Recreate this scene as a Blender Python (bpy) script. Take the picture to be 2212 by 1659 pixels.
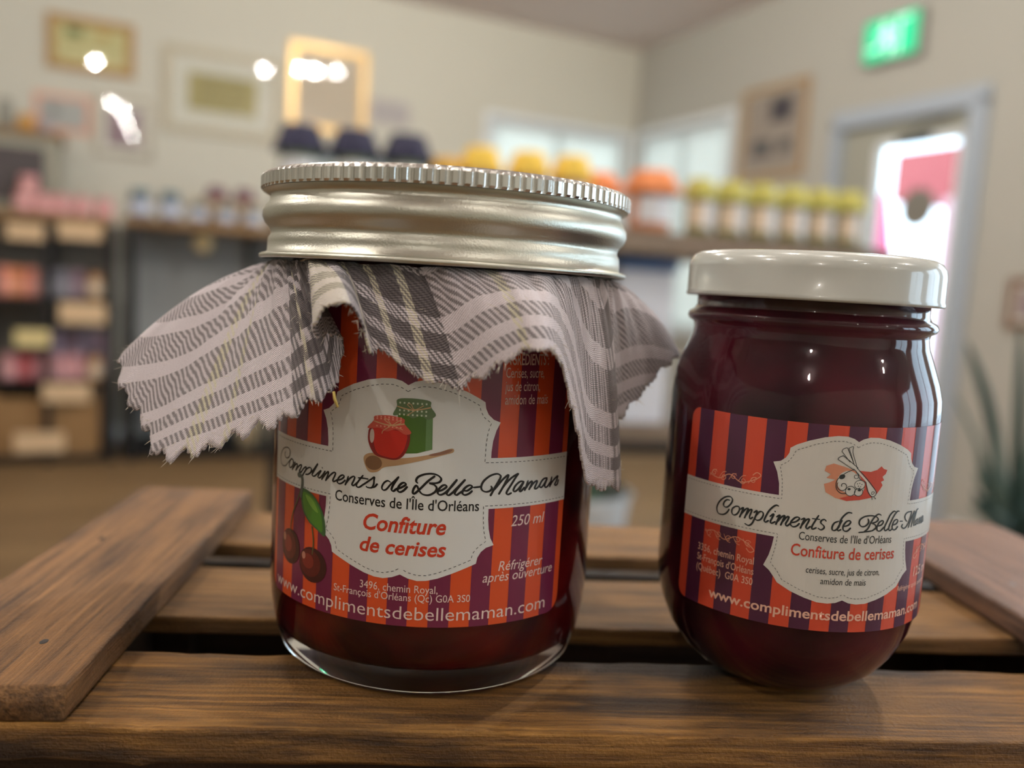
import bpy, bmesh, math, random
from math import sin, cos, pi, atan2, hypot, radians, sqrt
from mathutils import Vector, Matrix
from mathutils.geometry import tessellate_polygon
random.seed(7)
for o in list(bpy.data.objects): bpy.data.objects.remove(o)
scene = bpy.context.scene
COL = scene.collection

# ------------------------------------------------------------------ camera
FPX, YAW, PITCH, ROLL, CAMZ = 1823.56, 0.0779, 0.1139, 0.0599, 0.0746
def cam_axes():
    f = Vector((sin(YAW)*cos(PITCH), cos(YAW)*cos(PITCH), -sin(PITCH)))
    r = Vector((cos(YAW), -sin(YAW), 0)); u = r.cross(f)
    c, s = cos(ROLL), sin(ROLL)
    return c*r+s*u, -s*r+c*u, f
CR, CU, CF = cam_axes()
CAM = Vector((0, 0, CAMZ))
cd = bpy.data.cameras.new('camera'); cam = bpy.data.objects.new('camera', cd); COL.objects.link(cam)
cam.matrix_world = Matrix(((CR.x, CU.x, -CF.x, 0), (CR.y, CU.y, -CF.y, 0), (CR.z, CU.z, -CF.z, CAMZ), (0, 0, 0, 1)))
cd.sensor_width = 36; cd.lens = 36*FPX/2212; cd.clip_start = 0.005; cd.clip_end = 100
cd.dof.use_dof = True; cd.dof.focus_distance = 0.146; cd.dof.aperture_fstop = 8.6
scene.camera = cam

# ------------------------------------------------------------------ view, sky, lights
scene.view_settings.view_transform = 'Standard'; scene.view_settings.look = 'None'
scene.view_settings.gamma = 1; scene.view_settings.use_curve_mapping = False
scene.view_settings.exposure = 0.15
w = bpy.data.worlds.new('sky'); scene.world = w; w.use_nodes = True
bg = w.node_tree.nodes['Background']; bg.inputs[0].default_value = (0.68, 0.84, 1.0, 1); bg.inputs[1].default_value = 4.6

def ray(x, y): return CR*((x-1106)/FPX) - CU*((y-829.5)/FPX) + CF
# room frame: corner of the two walls in view, A runs left along the back wall, B comes towards the viewer along the right wall
CORN = Vector((1.330, 6.512)); AL = atan2(.3665, .9304)
EA = Vector((-cos(AL), -sin(AL))); EB = Vector((sin(AL), -cos(AL)))
CEIL, FLOOR = 1.8946, -1.0
def rp(a, b, z): q = CORN+EA*a+EB*b; return Vector((q.x, q.y, z))
def room_mat(a, b, z):      # local x along the back wall to the right, y into the back wall, z up
    return Matrix.Translation(rp(a, b, z)) @ Matrix.Rotation(AL, 4, 'Z')
def side_mat(a, b, z):      # local x towards the viewer along the right wall, y into the right wall
    return Matrix.Translation(rp(a, b, z)) @ Matrix.Rotation(AL-pi/2, 4, 'Z')
def onB(x, y, b=0.0):       # where a line of sight meets the plane b metres off the back wall -> a, z
    d = ray(x, y); den = d.x*EB.x+d.y*EB.y; t = (b+CORN.dot(EB))/den
    q = Vector((d.x*t, d.y*t))-CORN; return q.dot(EA), CAMZ+d.z*t
def onR(x, y, a=0.0):
    d = ray(x, y); den = d.x*EA.x+d.y*EA.y; t = (a+CORN.dot(EA))/den
    q = Vector((d.x*t, d.y*t))-CORN; return q.dot(EB), CAMZ+d.z*t

LAMP_K = 1.0
SPOTS = [(3.71, 3.19), (3.57, 5.11), (3.44, 5.70), (3.37, 6.66), (3.29, 7.67), (2.36, 2.40), (2.10, 2.19), (1.97, 2.15), (1.81, 2.05),
         (5.6, 3.2), (5.6, 5.4), (1.6, 6.6), (5.4, 7.8), (1.5, 8.6), (1.8, 4.6), (4.55, 4.9)]  # unseen lamps added for general lighting, the last two as key lights
POWER = [20, 15, 11, 9, 7, 13, 15, 19, 8, 40, 34, 22, 18, 18, 80, 34]
for (a, b), pw in zip(SPOTS, POWER):
    ld = bpy.data.lights.new('lamp_light', 'POINT'); ld.energy = pw*LAMP_K; ld.color = (1.0, 0.95, 0.87); ld.shadow_soft_size = 0.032
    lo = bpy.data.objects.new('lamp_light', ld); COL.objects.link(lo); lo.location = rp(a, b, CEIL-0.045)
# daylight portals in the window openings (they only guide sampling of the sky)
def portal(m, w_, h_):
    ld = bpy.data.lights.new('window_portal', 'AREA'); ld.shape = 'RECTANGLE'; ld.size = w_; ld.size_y = h_; ld.cycles.is_portal = True
    lo = bpy.data.objects.new('window_portal', ld); COL.objects.link(lo); lo.matrix_world = m

# ------------------------------------------------------------------ helpers
def lin(c): return c/12.92 if c <= 0.04045 else ((c+0.055)/1.055)**2.4
def rgb(r, g, b): return (lin(r/255), lin(g/255), lin(b/255), 1)
MATS = {}
def mat(name, col, rough=0.6, metal=0.0, spec=0.5, trans=0.0, ior=1.45, coat=0.0, emit=None, es=0.0, vary=0.0, vscale=20, bump=0.0, bscale=200, sss=0.0, sheen=0.0):
    if name in MATS: return MATS[name]
    m = bpy.data.materials.new(name); m.use_nodes = True; nt = m.node_tree; b = nt.nodes['Principled BSDF']
    b.inputs['Base Color'].default_value = col; b.inputs['Roughness'].default_value = rough; b.inputs['Metallic'].default_value = metal
    b.inputs['Specular IOR Level'].default_value = spec; b.inputs['Transmission Weight'].default_value = trans; b.inputs['IOR'].default_value = ior
    b.inputs['Coat Weight'].default_value = coat; b.inputs['Coat Roughness'].default_value = 0.03
    if sheen: b.inputs['Sheen Weight'].default_value = sheen
    if sss: b.inputs['Subsurface Weight'].default_value = sss; b.inputs['Subsurface Scale'].default_value = 0.004
    if emit: b.inputs['Emission Color'].default_value = emit; b.inputs['Emission Strength'].default_value = es
    if vary or bump: tc = nt.nodes.new('ShaderNodeTexCoord')
    if vary:
        n = nt.nodes.new('ShaderNodeTexNoise'); n.inputs['Scale'].default_value = vscale; n.inputs['Detail'].default_value = 4
        nt.links.new(tc.outputs['Object'], n.inputs['Vector'])
        mx = nt.nodes.new('ShaderNodeMix'); mx.data_type = 'RGBA'; mx.inputs[6].default_value = tuple(c*(1-vary) for c in col[:3])+(1,)
        mx.inputs[7].default_value = tuple(min(1, c*(1+vary)) for c in col[:3])+(1,)
        nt.links.new(n.outputs['Fac'], mx.inputs[0]); nt.links.new(mx.outputs[2], b.inputs['Base Color'])
    if bump:
        n = nt.nodes.new('ShaderNodeTexNoise'); n.inputs['Scale'].default_value = bscale; n.inputs['Detail'].default_value = 5
        nt.links.new(tc.outputs['Object'], n.inputs['Vector'])
        bp = nt.nodes.new('ShaderNodeBump'); bp.inputs['Strength'].default_value = bump; bp.inputs['Distance'].default_value = 0.0004
        nt.links.new(n.outputs['Fac'], bp.inputs['Height']); nt.links.new(bp.outputs[0], b.inputs['Normal'])
    MATS[name] = m; return m

def obj(name, bm, m=None, parent=None, smooth=False, mw=None):
    me = bpy.data.meshes.new(name); bmesh.ops.recalc_face_normals(bm, faces=bm.faces[:]) if len(bm.faces) < 60000 else None
    bm.to_mesh(me); bm.free()
    return obj_me(name, me, m, parent, smooth, mw)
def obj_me(name, me, m=None, parent=None, smooth=False, mw=None):
    if m: me.materials.append(m)
    if smooth: me.polygons.foreach_set('use_smooth', [True]*len(me.polygons))
    o = bpy.data.objects.new(name, me); COL.objects.link(o)
    if parent: o.parent = parent
    if mw is not None: o.matrix_world = mw
    return o
def tag(o, label=None, cat=None, group=None, kind=None):
    if label: o['label'] = label
    if cat: o['category'] = cat
    if group: o['group'] = group
    if kind: o['kind'] = kind
    return o
def thing(name, label, cat, mw=None, group=None):
    o = bpy.data.objects.new(name, None); COL.objects.link(o); o.empty_display_size = 0.02
    if mw is not None: o.matrix_world = mw
    return tag(o, label, cat, group)
def box(bm, x0, x1, y0, y1, z0, z1, bev=0.0):
    r = bmesh.ops.create_cube(bm, size=1)
    for v in r['verts']: v.co = Vector(((x0+x1)/2+v.co.x*(x1-x0), (y0+y1)/2+v.co.y*(y1-y0), (z0+z1)/2+v.co.z*(z1-z0)))
    if bev:
        es = list({e for v in r['verts'] for e in v.link_edges}); bmesh.ops.bevel(bm, geom=es, offset=bev, segments=2, profile=.6, affect='EDGES')
    return bm
def bx(*a, **k): return box(bmesh.new(), *a, **k)
def lathe(bm, prof, n=64, cx=0, cy=0, close=False, rf=None):
    rings = []
    for i, (r, z) in enumerate(prof):
        if r < 1e-7: rings.append([bm.verts.new((cx, cy, z))]); continue
        rings.append([bm.verts.new((cx+(r+(rf(i, 2*pi*k/n) if rf else 0))*sin(2*pi*k/n), cy-(r+(rf(i, 2*pi*k/n) if rf else 0))*cos(2*pi*k/n), z)) for k in range(n)])
    seq = list(zip(rings, rings[1:]))
    if close: seq.append((rings[-1], rings[0]))
    for A, B in seq:
        if len(A) == 1 and len(B) == 1: continue
        for k in range(n):
            k2 = (k+1) % n
            if len(A) == 1: bm.faces.new((A[0], B[k2], B[k]))
            elif len(B) == 1: bm.faces.new((A[k], A[k2], B[0]))
            else: bm.faces.new((A[k], A[k2], B[k2], B[k]))
    return bm
def tube(bm, pts, r, n=8, caps=True):
    pts = [Vector(p) for p in pts]; rings = []; up = Vector((0.3, 0.2, 1)).normalized()
    for i, p in enumerate(pts):
        t = (pts[min(i+1, len(pts)-1)]-pts[max(i-1, 0)]).normalized()
        a = t.cross(up); a = a.normalized() if a.length > 1e-4 else t.cross(Vector((1, 0, 0))).normalized()
        b = t.cross(a); rr = r[i] if isinstance(r, (list, tuple)) else r
        rings.append([bm.verts.new(p+(a*cos(2*pi*k/n)+b*sin(2*pi*k/n))*rr) for k in range(n)])
    for A, B in zip(rings, rings[1:]):
        for k in range(n): bm.faces.new((A[k], A[(k+1) % n], B[(k+1) % n], B[k]))
    if caps:
        bm.faces.new(rings[0][::-1]); bm.faces.new(rings[-1])
    return bm
def cr(pts, sub=6, closed=False):        # Catmull-Rom through points of any dimension
    n = len(pts); out = []
    rng = range(n) if closed else range(n-1)
    for i in rng:
        g = (lambda k: pts[k % n]) if closed else (lambda k: pts[max(0, min(n-1, k))])
        p0, p1, p2, p3 = g(i-1), g(i), g(i+1), g(i+2)
        for s in range(sub):
            t = s/sub
            out.append(tuple(.5*((2*b)+(-a+c)*t+(2*a-5*b+4*c-d)*t*t+(-a+3*b-3*c+d)*t**3) for a, b, c, d in zip(p0, p1, p2, p3)))
    if not closed: out.append(tuple(pts[-1]))
    return out
NTH = ['first', 'second', 'third', 'fourth', 'fifth', 'sixth', 'seventh', 'eighth', 'ninth', 'tenth', 'eleventh', 'twelfth']
def dup(root, label=None, group=None):
    r = root.copy(); COL.objects.link(r); r.parent = root.parent
    if label: r['label'] = label
    if group: r['group'] = group
    for ch in [c for c in root.children]:
        c2 = ch.copy(); COL.objects.link(c2); c2.parent = r; c2.matrix_parent_inverse = ch.matrix_parent_inverse
        for g in ch.children:
            g2 = g.copy(); COL.objects.link(g2); g2.parent = c2
    return r

# ------------------------------------------------------------------ materials with structure
def wood(name, dark, mid, light, axis='X', rough=0.45, spec=0.35, grain=1.0, seed=0.0, blotch=0.5, bump=0.8):
    m = bpy.data.materials.new(name); m.use_nodes = True; nt = m.node_tree; N = nt.nodes.new; L = nt.links.new; b = nt.nodes['Principled BSDF']
    tc = N('ShaderNodeTexCoord'); mp = N('ShaderNodeMapping'); mp.inputs['Location'].default_value = (seed, seed*.7, seed*.3)
    k = {'X': (22, 900, 900), 'Y': (900, 22, 900)}[axis]
    mp.inputs['Scale'].default_value = tuple(v*grain for v in k); L(tc.outputs['Object'], mp.inputs[0])
    n1 = N('ShaderNodeTexNoise'); n1.inputs['Scale'].default_value = 1.0; n1.inputs['Detail'].default_value = 8; n1.inputs['Roughness'].default_value = .7; L(mp.outputs[0], n1.inputs['Vector'])
    mp2 = N('ShaderNodeMapping'); mp2.inputs['Location'].default_value = (seed*1.3, 2+seed, 5)
    k2 = {'X': (16, 110, 110), 'Y': (110, 16, 110)}[axis]; mp2.inputs['Scale'].default_value = tuple(v*grain for v in k2); L(tc.outputs['Object'], mp2.inputs[0])
    n2 = N('ShaderNodeTexNoise'); n2.inputs['Scale'].default_value = 1.0; n2.inputs['Detail'].default_value = 5; n2.inputs['Roughness'].default_value = .6; L(mp2.outputs[0], n2.inputs['Vector'])
    n3 = N('ShaderNodeTexNoise'); n3.inputs['Scale'].default_value = 1500*grain; n3.inputs['Detail'].default_value = 3; L(tc.outputs['Object'], n3.inputs['Vector'])
    r1 = N('ShaderNodeValToRGB'); r1.color_ramp.elements[0].position = .36; r1.color_ramp.elements[1].position = .64
    r1.color_ramp.elements[0].color = mid; r1.color_ramp.elements[1].color = light; L(n1.outputs['Fac'], r1.inputs[0])
    r2 = N('ShaderNodeValToRGB'); r2.color_ramp.elements[0].position = .44; r2.color_ramp.elements[1].position = .62
    r2.color_ramp.elements[0].color = (0, 0, 0, 1); r2.color_ramp.elements[1].color = (blotch, blotch, blotch, 1); L(n2.outputs['Fac'], r2.inputs[0])
    mx = N('ShaderNodeMix'); mx.data_type = 'RGBA'; L(r2.outputs[0], mx.inputs[0]); L(r1.outputs[0], mx.inputs[6]); mx.inputs[7].default_value = dark
    L(mx.outputs[2], b.inputs['Base Color'])
    ad = N('ShaderNodeMath'); ad.operation = 'MULTIPLY_ADD'; L(n3.outputs['Fac'], ad.inputs[0]); ad.inputs[1].default_value = .6; L(n1.outputs['Fac'], ad.inputs[2])
    bp = N('ShaderNodeBump'); bp.inputs['Strength'].default_value = bump; bp.inputs['Distance'].default_value = 0.0011/grain; L(ad.outputs[0], bp.inputs['Height']); L(bp.outputs[0], b.inputs['Normal'])
    b.inputs['Roughness'].default_value = rough; b.inputs['Specular IOR Level'].default_value = spec
    return m
W_SLAT = wood('slat_wood', rgb(40, 24, 14), rgb(98, 64, 28), rgb(182, 132, 66), 'X', blotch=.9, rough=.42)
W_SLAT2 = wood('slat_wood_back', rgb(54, 36, 22), rgb(108, 76, 40), rgb(168, 124, 70), 'X', seed=3.1, blotch=.6)
W_PLANK = wood('plank_wood', rgb(52, 36, 28), rgb(94, 66, 40), rgb(160, 116, 72), 'Y', seed=1.7, blotch=.6, rough=.5)
W_PLANK2 = wood('plank_wood_right', rgb(60, 42, 34), rgb(94, 66, 50), rgb(150, 110, 82), 'Y', seed=6.3, blotch=.5, rough=.45)
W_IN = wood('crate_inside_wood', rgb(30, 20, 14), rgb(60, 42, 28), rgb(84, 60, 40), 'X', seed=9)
W_SHELF = wood('shelf_wood', rgb(96, 72, 48), rgb(150, 118, 82), rgb(182, 146, 104), 'X', grain=.12, rough=.5)
W_GREY = wood('weathered_shelf_wood', rgb(84, 72, 62), rgb(126, 108, 92), rgb(156, 138, 118), 'X', grain=.12, rough=.5)
W_TABLE = wood('table_wood', rgb(70, 48, 30), rgb(110, 80, 50), rgb(140, 104, 70), 'X', grain=.2, rough=.5)
BLACK = mat('black_metal', rgb(34, 32, 32), .5, .3)
def rib(pts, w, sub=5, cap=True, thick=None, smooth=True):
    """a pen stroke as a list of polygons"""
    P_ = cr(pts, sub) if smooth and len(pts) > 2 else [tuple(p) for p in pts]
    out = []; L_, R_ = [], []; n = len(P_); W = []
    for i, (x, y) in enumerate(P_):
        ax, ay = P_[max(i-1, 0)]; bx_, by = P_[min(i+1, n-1)]; dx, dy = bx_-ax, by-ay; d = hypot(dx, dy) or 1; dx /= d; dy /= d
        ww = w
        if thick: ww = w*(thick[0]+(1-thick[0])*abs(dx*sin(thick[1])+dy*cos(thick[1]))**1.3)
        if i < 3: ww *= .75+.08*i
        W.append(ww); L_.append((x-dy*ww/2, y+dx*ww/2)); R_.append((x+dy*ww/2, y-dx*ww/2))
    for i in range(n-1): out.append([L_[i], L_[i+1], R_[i+1], R_[i]])
    if cap:
        for i in (0, n-1):
            x, y = P_[i]; out.append([(x+W[i]*.5*cos(2*pi*k/8), y+W[i]*.5*sin(2*pi*k/8)) for k in range(8)])
    return out
def dashes(pts, on=.55, gap=.35, w=.14):
    out = []; acc = 0; seg = []
    pts = [tuple(p) for p in pts]
    tot = 0; fine = []
    for a, b in zip(pts, pts[1:]):
        d = hypot(b[0]-a[0], b[1]-a[1]); m_ = max(1, int(d/.06))
        for i in range(m_): t = i/m_; fine.append((a[0]+(b[0]-a[0])*t, a[1]+(b[1]-a[1])*t, tot+d*t))
        tot += d
    cur = []
    for x, y, t in fine:
        if (t % (on+gap)) < on: cur.append((x, y))
        else:
            if len(cur) > 2: out += rib([cur[0], cur[-1]], w, cap=False, smooth=False)
            cur = []
    return out
def ellp(cx, cy, rx, ry, rot=0, n=24): return [(cx+rx*cos(t)*cos(rot)-ry*sin(t)*sin(rot), cy+rx*cos(t)*sin(rot)+ry*sin(t)*cos(rot)) for t in [2*pi*k/n for k in range(n)]]
def rrect(u0, u1, z0, z1, r, n=6):
    o = []
    for cx, cy, a in ((u1-r, z1-r, 0), (u0+r, z1-r, 90), (u0+r, z0+r, 180), (u1-r, z0+r, 270)):
        for k in range(n+1): t = radians(a+90*k/n); o.append((cx+r*cos(t), cy+r*sin(t)))
    return o
def stripes(u0, u1, z0, z1, r, start, half):
    out = []; x = start
    while x-2*half > u0: x -= 2*half
    def lim(u):
        d = max(0, r-(u-u0), r-(u1-u)); return r-sqrt(max(0, r*r-d*d))
    while x < u1:
        a, b = max(x, u0), min(x+half, u1)
        if b-a > .1:
            xs = [a+(b-a)*k/8 for k in range(9)]
            out.append([(t, z0+lim(t)) for t in xs]+[(t, z1-lim(t)) for t in reversed(xs)])
        x += 2*half
    return out
def mirror(half, cx): return [(cx+x, y) for x, y in half]+[(cx-x, y) for x, y in reversed(half)]
# ================================================================== ROOM
WALL = mat('cream_plaster', rgb(206, 204, 192), .85, spec=.2, bump=.1, bscale=60)
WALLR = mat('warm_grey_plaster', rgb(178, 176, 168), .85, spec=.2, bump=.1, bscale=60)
CEILM = mat('ceiling_paint', rgb(226, 214, 212), .9, spec=.1)
FLOORM = wood('floor_boards', rgb(104, 80, 52), rgb(140, 110, 74), rgb(164, 134, 94), 'X', grain=.05, rough=.4)
CAS = mat('blue_grey_paint', rgb(168, 178, 190), .5); WFR = mat('white_window_paint', rgb(226, 232, 236), .5)
def pane_mat():
    m = bpy.data.materials.new('clear_pane'); m.use_nodes = True; nt = m.node_tree; nt.nodes.clear(); N = nt.nodes.new
    o = N('ShaderNodeOutputMaterial'); mx = N('ShaderNodeMixShader'); t = N('ShaderNodeBsdfTransparent'); g = N('ShaderNodeBsdfGlossy'); f = N('ShaderNodeLayerWeight'); pw_ = N('ShaderNodeMath'); pw_.operation = 'POWER'; pw_.inputs[1].default_value = 5; ma = N('ShaderNodeMath'); ma.operation = 'MULTIPLY_ADD'; ma.inputs[1].default_value = .9; ma.inputs[2].default_value = .022
    g.inputs['Roughness'].default_value = .02; t.inputs[0].default_value = (.96, .98, .98, 1); f.inputs[0].default_value = .5; nt.links.new(f.outputs['Facing'], pw_.inputs[0]); nt.links.new(pw_.outputs[0], ma.inputs[0])
    nt.links.new(ma.outputs[0], mx.inputs[0]); nt.links.new(t.outputs[0], mx.inputs[1]); nt.links.new(g.outputs[0], mx.inputs[2]); nt.links.new(mx.outputs[0], o.inputs[0]); return m
PANE = pane_mat()
LA, LB = 9.1, 9.8
def struct(name, bm, m, mw, smooth=False): o = obj(name, bm, m, None, smooth, mw); o['kind'] = 'structure'; return o
W1, W2, DR = (.09, 1.20, -.15, 1.235), (.09, 1.11, -.15, 1.245), (2.02, 2.86, FLOOR, 1.07)
W3, W4, W5 = (3.75, 5.0, -.7, 1.3), (5.5, 6.9, -.7, 1.3), (7.4, 9.0, -.7, 1.3)
def wall_with_holes(length, holes, t=.12):      # local x = position along wall
    bm = bmesh.new(); x = 0
    for h0, h1, z0, z1 in sorted(holes):
        box(bm, x, h0, 0, t, FLOOR, CEIL)
        if z0 > FLOOR+.01: box(bm, h0, h1, 0, t, FLOOR, z0)
        box(bm, h0, h1, 0, t, z1, CEIL); x = h1
    box(bm, x, length, 0, t, FLOOR, CEIL); return bm
Z0 = Matrix.Translation((0, 0, 0))
def flipx(mw): return mw @ Matrix.Diagonal((-1, 1, 1, 1))
MB_ = flipx(room_mat(0, 0, 0))      # local x = a (leftwards), y into the wall
MS_ = side_mat(0, 0, 0)             # local x = b (towards viewer), y into the right wall
struct('wall_back', wall_with_holes(LA, [W1]), WALL, MB_)
struct('wall_right', wall_with_holes(LB, [W2, DR, W3, W4, W5]), WALLR, MS_)
struct('wall_left', bx(LA, LA+.1, -LB, .1, FLOOR, CEIL), WALL, MB_)
struct('wall_front', bx(0, LA, -LB-.1, -LB, FLOOR, CEIL), WALL, MB_)
struct('floor', bx(-.1, LA+.1, -LB-.1, .1, FLOOR-.05, FLOOR), FLOORM, MB_)
struct('ceiling', bx(-.1, LA+.1, -LB-.1, .1, CEIL, CEIL+.05), CEILM, MB_)
struct('baseboard_back', bx(0.02, LA, -.015, 0, FLOOR, FLOOR+.1), WFR, MB_)
struct('baseboard_right', bx(.02, 1.9, -.015, 0, FLOOR, FLOOR+.1), WFR, MS_); struct('baseboard_right', bx(2.96, LB, -.015, 0, FLOOR, FLOOR+.1), WFR, MS_)
def window(name, mw, h):
    h0, h1, z0, z1 = h; bm = bmesh.new()
    for q in ((h0, h0+.05, z0, z1), (h1-.05, h1, z0, z1), (h0, h1, z0, z0+.05), (h0, h1, z1-.05, z1), ((h0+h1)/2-.02, (h0+h1)/2+.02, z0, z1)): box(bm, q[0], q[1], .03, .08, q[2], q[3])
    o = obj(name, bm, WFR, None, False, mw); o['kind'] = 'structure'
    for a, b in ((h0+.05, (h0+h1)/2-.02), ((h0+h1)/2+.02, h1-.05)): obj('glass_pane', bx(a, b, .052, .056, z0+.05, z1-.05), PANE, o)
    bm = bmesh.new(); T = .05
    for q in ((h0-T, h0, z0-T, z1+T), (h1, h1+T, z0-T, z1+T), (h0, h1, z1, z1+T)): box(bm, q[0], q[1], -.015, 0, q[2], q[3], .002)
    box(bm, h0-T, h1+T, -.05, 0, z0-.03, z0, .003); obj('window_casing', bm, WFR, o)
    return o
BLIND = bpy.data.materials.new('blind_fabric'); BLIND.use_nodes = True
_n = BLIND.node_tree; _n.nodes.clear(); _o = _n.nodes.new('ShaderNodeOutputMaterial'); _m = _n.nodes.new('ShaderNodeMixShader'); _d = _n.nodes.new('ShaderNodeBsdfDiffuse'); _t = _n.nodes.new('ShaderNodeBsdfTranslucent')
_d.inputs[0].default_value = rgb(214, 226, 232); _t.inputs[0].default_value = rgb(240, 234, 222); _m.inputs[0].default_value = .5
_n.links.new(_d.outputs[0], _m.inputs[1]); _n.links.new(_t.outputs[0], _m.inputs[2]); _n.links.new(_m.outputs[0], _o.inputs[0])
for _nm, _mw, _h in (('window_1', MB_, W1), ('window_2', MS_, W2)):
    _w = window(_nm, _mw, _h); obj('roller_blind', bx(_h[0]+.03, _h[1]-.03, .018, .0195, _h[2]+.02, _h[3]-.03), BLIND, _w); obj('blind_roller', tube(bmesh.new(), [(_h[0]+.02, .02, _h[3]-.03), (_h[1]-.02, .02, _h[3]-.03)], .018), WFR, _w)
window('window_3', MS_, W3); window('window_4', MS_, W4); window('window_5', MS_, W5)
def portal_on(mw, h):
    c = mw @ Vector(((h[0]+h[1])/2, .10, (h[2]+h[3])/2)); n = (mw.to_3x3() @ Vector((0, -1, 0))).normalized()
    portal(Matrix.Translation(c) @ n.to_track_quat('-Z', 'Y').to_matrix().to_4x4(), h[1]-h[0], h[3]-h[2])
for mw, h in ((MB_, W1), (MS_, W2), (MS_, W3), (MS_, W4), (MS_, W5), (MS_, DR)): portal_on(mw, h)
# glazed entrance door
DG = mat('grey_green_door', rgb(160, 160, 148), .5)
d0, d1, _, dz = DR
bm = bmesh.new(); g0, g1, gz0, gz1 = 2.30, 2.79, -.75, .92
for q in ((d0+.04, g0, FLOOR+.02, dz-.04), (g1, d1-.03, FLOOR+.02, dz-.04), (g0, g1, gz1, dz-.04), (g0, g1, FLOOR+.02, gz0)): box(bm, q[0], q[1], .02, .065, q[2], q[3])
door = obj('door_1', bm, DG, None, False, MS_); door['kind'] = 'structure'
obj('glass_pane', bx(g0, g1, .04, .045, gz0, gz1), PANE, door)
bm = bmesh.new()
for q in ((d0-.02, d0+.04, FLOOR, dz), (d1-.03, d1+.06, FLOOR, dz), (d0-.02, d1+.06, dz-.04, dz+.05)): box(bm, q[0], q[1], -.03, .12, q[2], q[3], .003)
obj('door_frame', bm, CAS, door)
bm = bmesh.new(); FB = .02
for q in ((g0-FB, g0+FB, gz0, gz1), (g1-FB, g1+FB, gz0, gz1), (g0, g1, gz1-FB, gz1+FB), (g0, g1, gz0-FB, gz0+FB)): box(bm, q[0], q[1], .012, .02, q[2], q[3])
obj('glazing_bead', bm, WFR, door)
DK = mat('dark_grey_metal', rgb(70, 72, 74), .4, .6)
bm = bx(2.44, 2.62, -.02, .02, .90, .945, bev=.004); tube(bm, [(2.5, -.02, .94), (2.62, -.06, .97), (2.72, -.01, 1.0)], .006); obj('door_closer', bm, DK, door)
bm = lathe(bmesh.new(), [(0, 0), (.10, 0), (.10, .003), (0, .003)], 32); bmesh.ops.rotate(bm, verts=bm.verts[:], cent=(0, 0, 0), matrix=Matrix.Rotation(pi/2, 3, 'X')); bb, zz = onR(1970, 448); bmesh.ops.translate(bm, verts=bm.verts[:], vec=(bb, .038, zz))
obj('round_sticker', bm, mat('grey_sticker', rgb(128, 124, 116), .6), door)
bm = tube(bmesh.new(), [(2.2, .02, .02), (2.2, -.04, .02), (2.13, -.045, .02)], .01); obj('door_handle', bm, DK, door)

# outside
PAVE = mat('pale_paving', rgb(176, 178, 180), .8)
struct('pavement_outside', bx(-6, 14, .3, 9, FLOOR-.15, FLOOR-.1), PAVE, MS_)
PINK = mat('salmon_boards', rgb(186, 92, 92), .7); 
aw = thing('porch_roof', 'salmon coloured porch roof outside the glazed door', 'porch', MS_)
def S_out(px, py, a): b_, z_ = onR(px, py, a); return b_, z_
b0, zt_ = S_out(1935, 330, -1.6); b1, zb_ = S_out(2075, 425, -1.6)
obj('roof_panel', bx(b0, b1+.5, 1.6, 2.6, zb_, zt_, bev=.01), PINK, aw)
obj('post', bx(b1-.12, b1+.05, 1.6, 1.72, FLOOR-.1, zb_), mat('pale_pink_post', rgb(236, 190, 196), .7), aw)
obj('post', bx(b0-.02, b0+.04, 2.4, 2.5, FLOOR-.1, zb_), MATS['pale_pink_post'], aw)
bq, zq = S_out(1900, 530, -1.2)
cn = thing('garden_parasol', 'closed bright pink parasol standing outside the door', 'parasol', side_mat(-1.2, bq, FLOOR-.1))
obj('folded_canopy', lathe(bmesh.new(), [(.02, zq+.45-FLOOR), (.06, zq+.2-FLOOR), (.09, zq-FLOOR), (.07, zq-.12-FLOOR), (.02, zq-.15-FLOOR)], 16), mat('bright_pink_cloth', rgb(236, 96, 140), .8), cn, True)
obj('pole', tube(bmesh.new(), [(0, 0, 0), (0, 0, zq+.48-FLOOR)], .014), BLACK, cn); obj('foot', lathe(bmesh.new(), [(0, .0), (.18, 0), (.18, .05), (.03, .08), (0, .08)], 20), BLACK, cn)

# exit sign
b0, z0 = onR(1880, 142); b1, z1 = onR(2003, 22)
SG = mat('exit_green', rgb(6, 176, 116), .5, emit=rgb(40, 205, 150), es=.8); SW = mat('exit_white', rgb(220, 255, 240), .5, emit=rgb(206, 255, 238), es=1.0)
ex = thing('exit_sign', 'lit green and white running-man exit sign high on the right wall', 'sign', side_mat(0, (b0+b1)/2, (z0+z1)/2)); w_, h_ = (b1-b0), z1-z0
obj('housing', bx(-w_/2-.015, w_/2+.015, -.05, 0, -h_/2-.015, h_/2+.015, bev=.003), mat('sign_housing', rgb(150, 148, 142), .5), ex)
obj('sign_face', bx(-w_/2, w_/2, -.054, -.05, -h_/2, h_/2), SG, ex)
def flat(polys, y, m, name, par):
    bm = bmesh.new()
    for pts in polys:
        f = bm.faces.new([bm.verts.new((x, y, z)) for x, z in pts])
    r = bmesh.ops.extrude_face_region(bm, geom=bm.faces[:]); bmesh.ops.translate(bm, verts=[v for v in r['geom'] if isinstance(v, bmesh.types.BMVert)], vec=(0, .001, 0))
    return obj(name, bm, m, par)
k = h_/2
man = [[(-.02*0-.08+x*.9, z) for x, z in ellp(-.06, .62, .13, .13, n=12)], [(-.25, .45), (.05, .42), (.0, -.02), (-.22, .0)], [(-.22, .42), (-.5, .2), (-.44, .12), (-.2, .28)], [(.02, .42), (.32, .18), (.26, .1), (.0, .28)],
       [(-.2, .02), (-.45, -.35), (-.8, -.35), (-.8, -.47), (-.38, -.48), (-.1, -.05)], [(0, 0), (.2, -.4), (.1, -.82), (-.02, -.78), (.05, -.42), (-.15, -.02)]]
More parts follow.
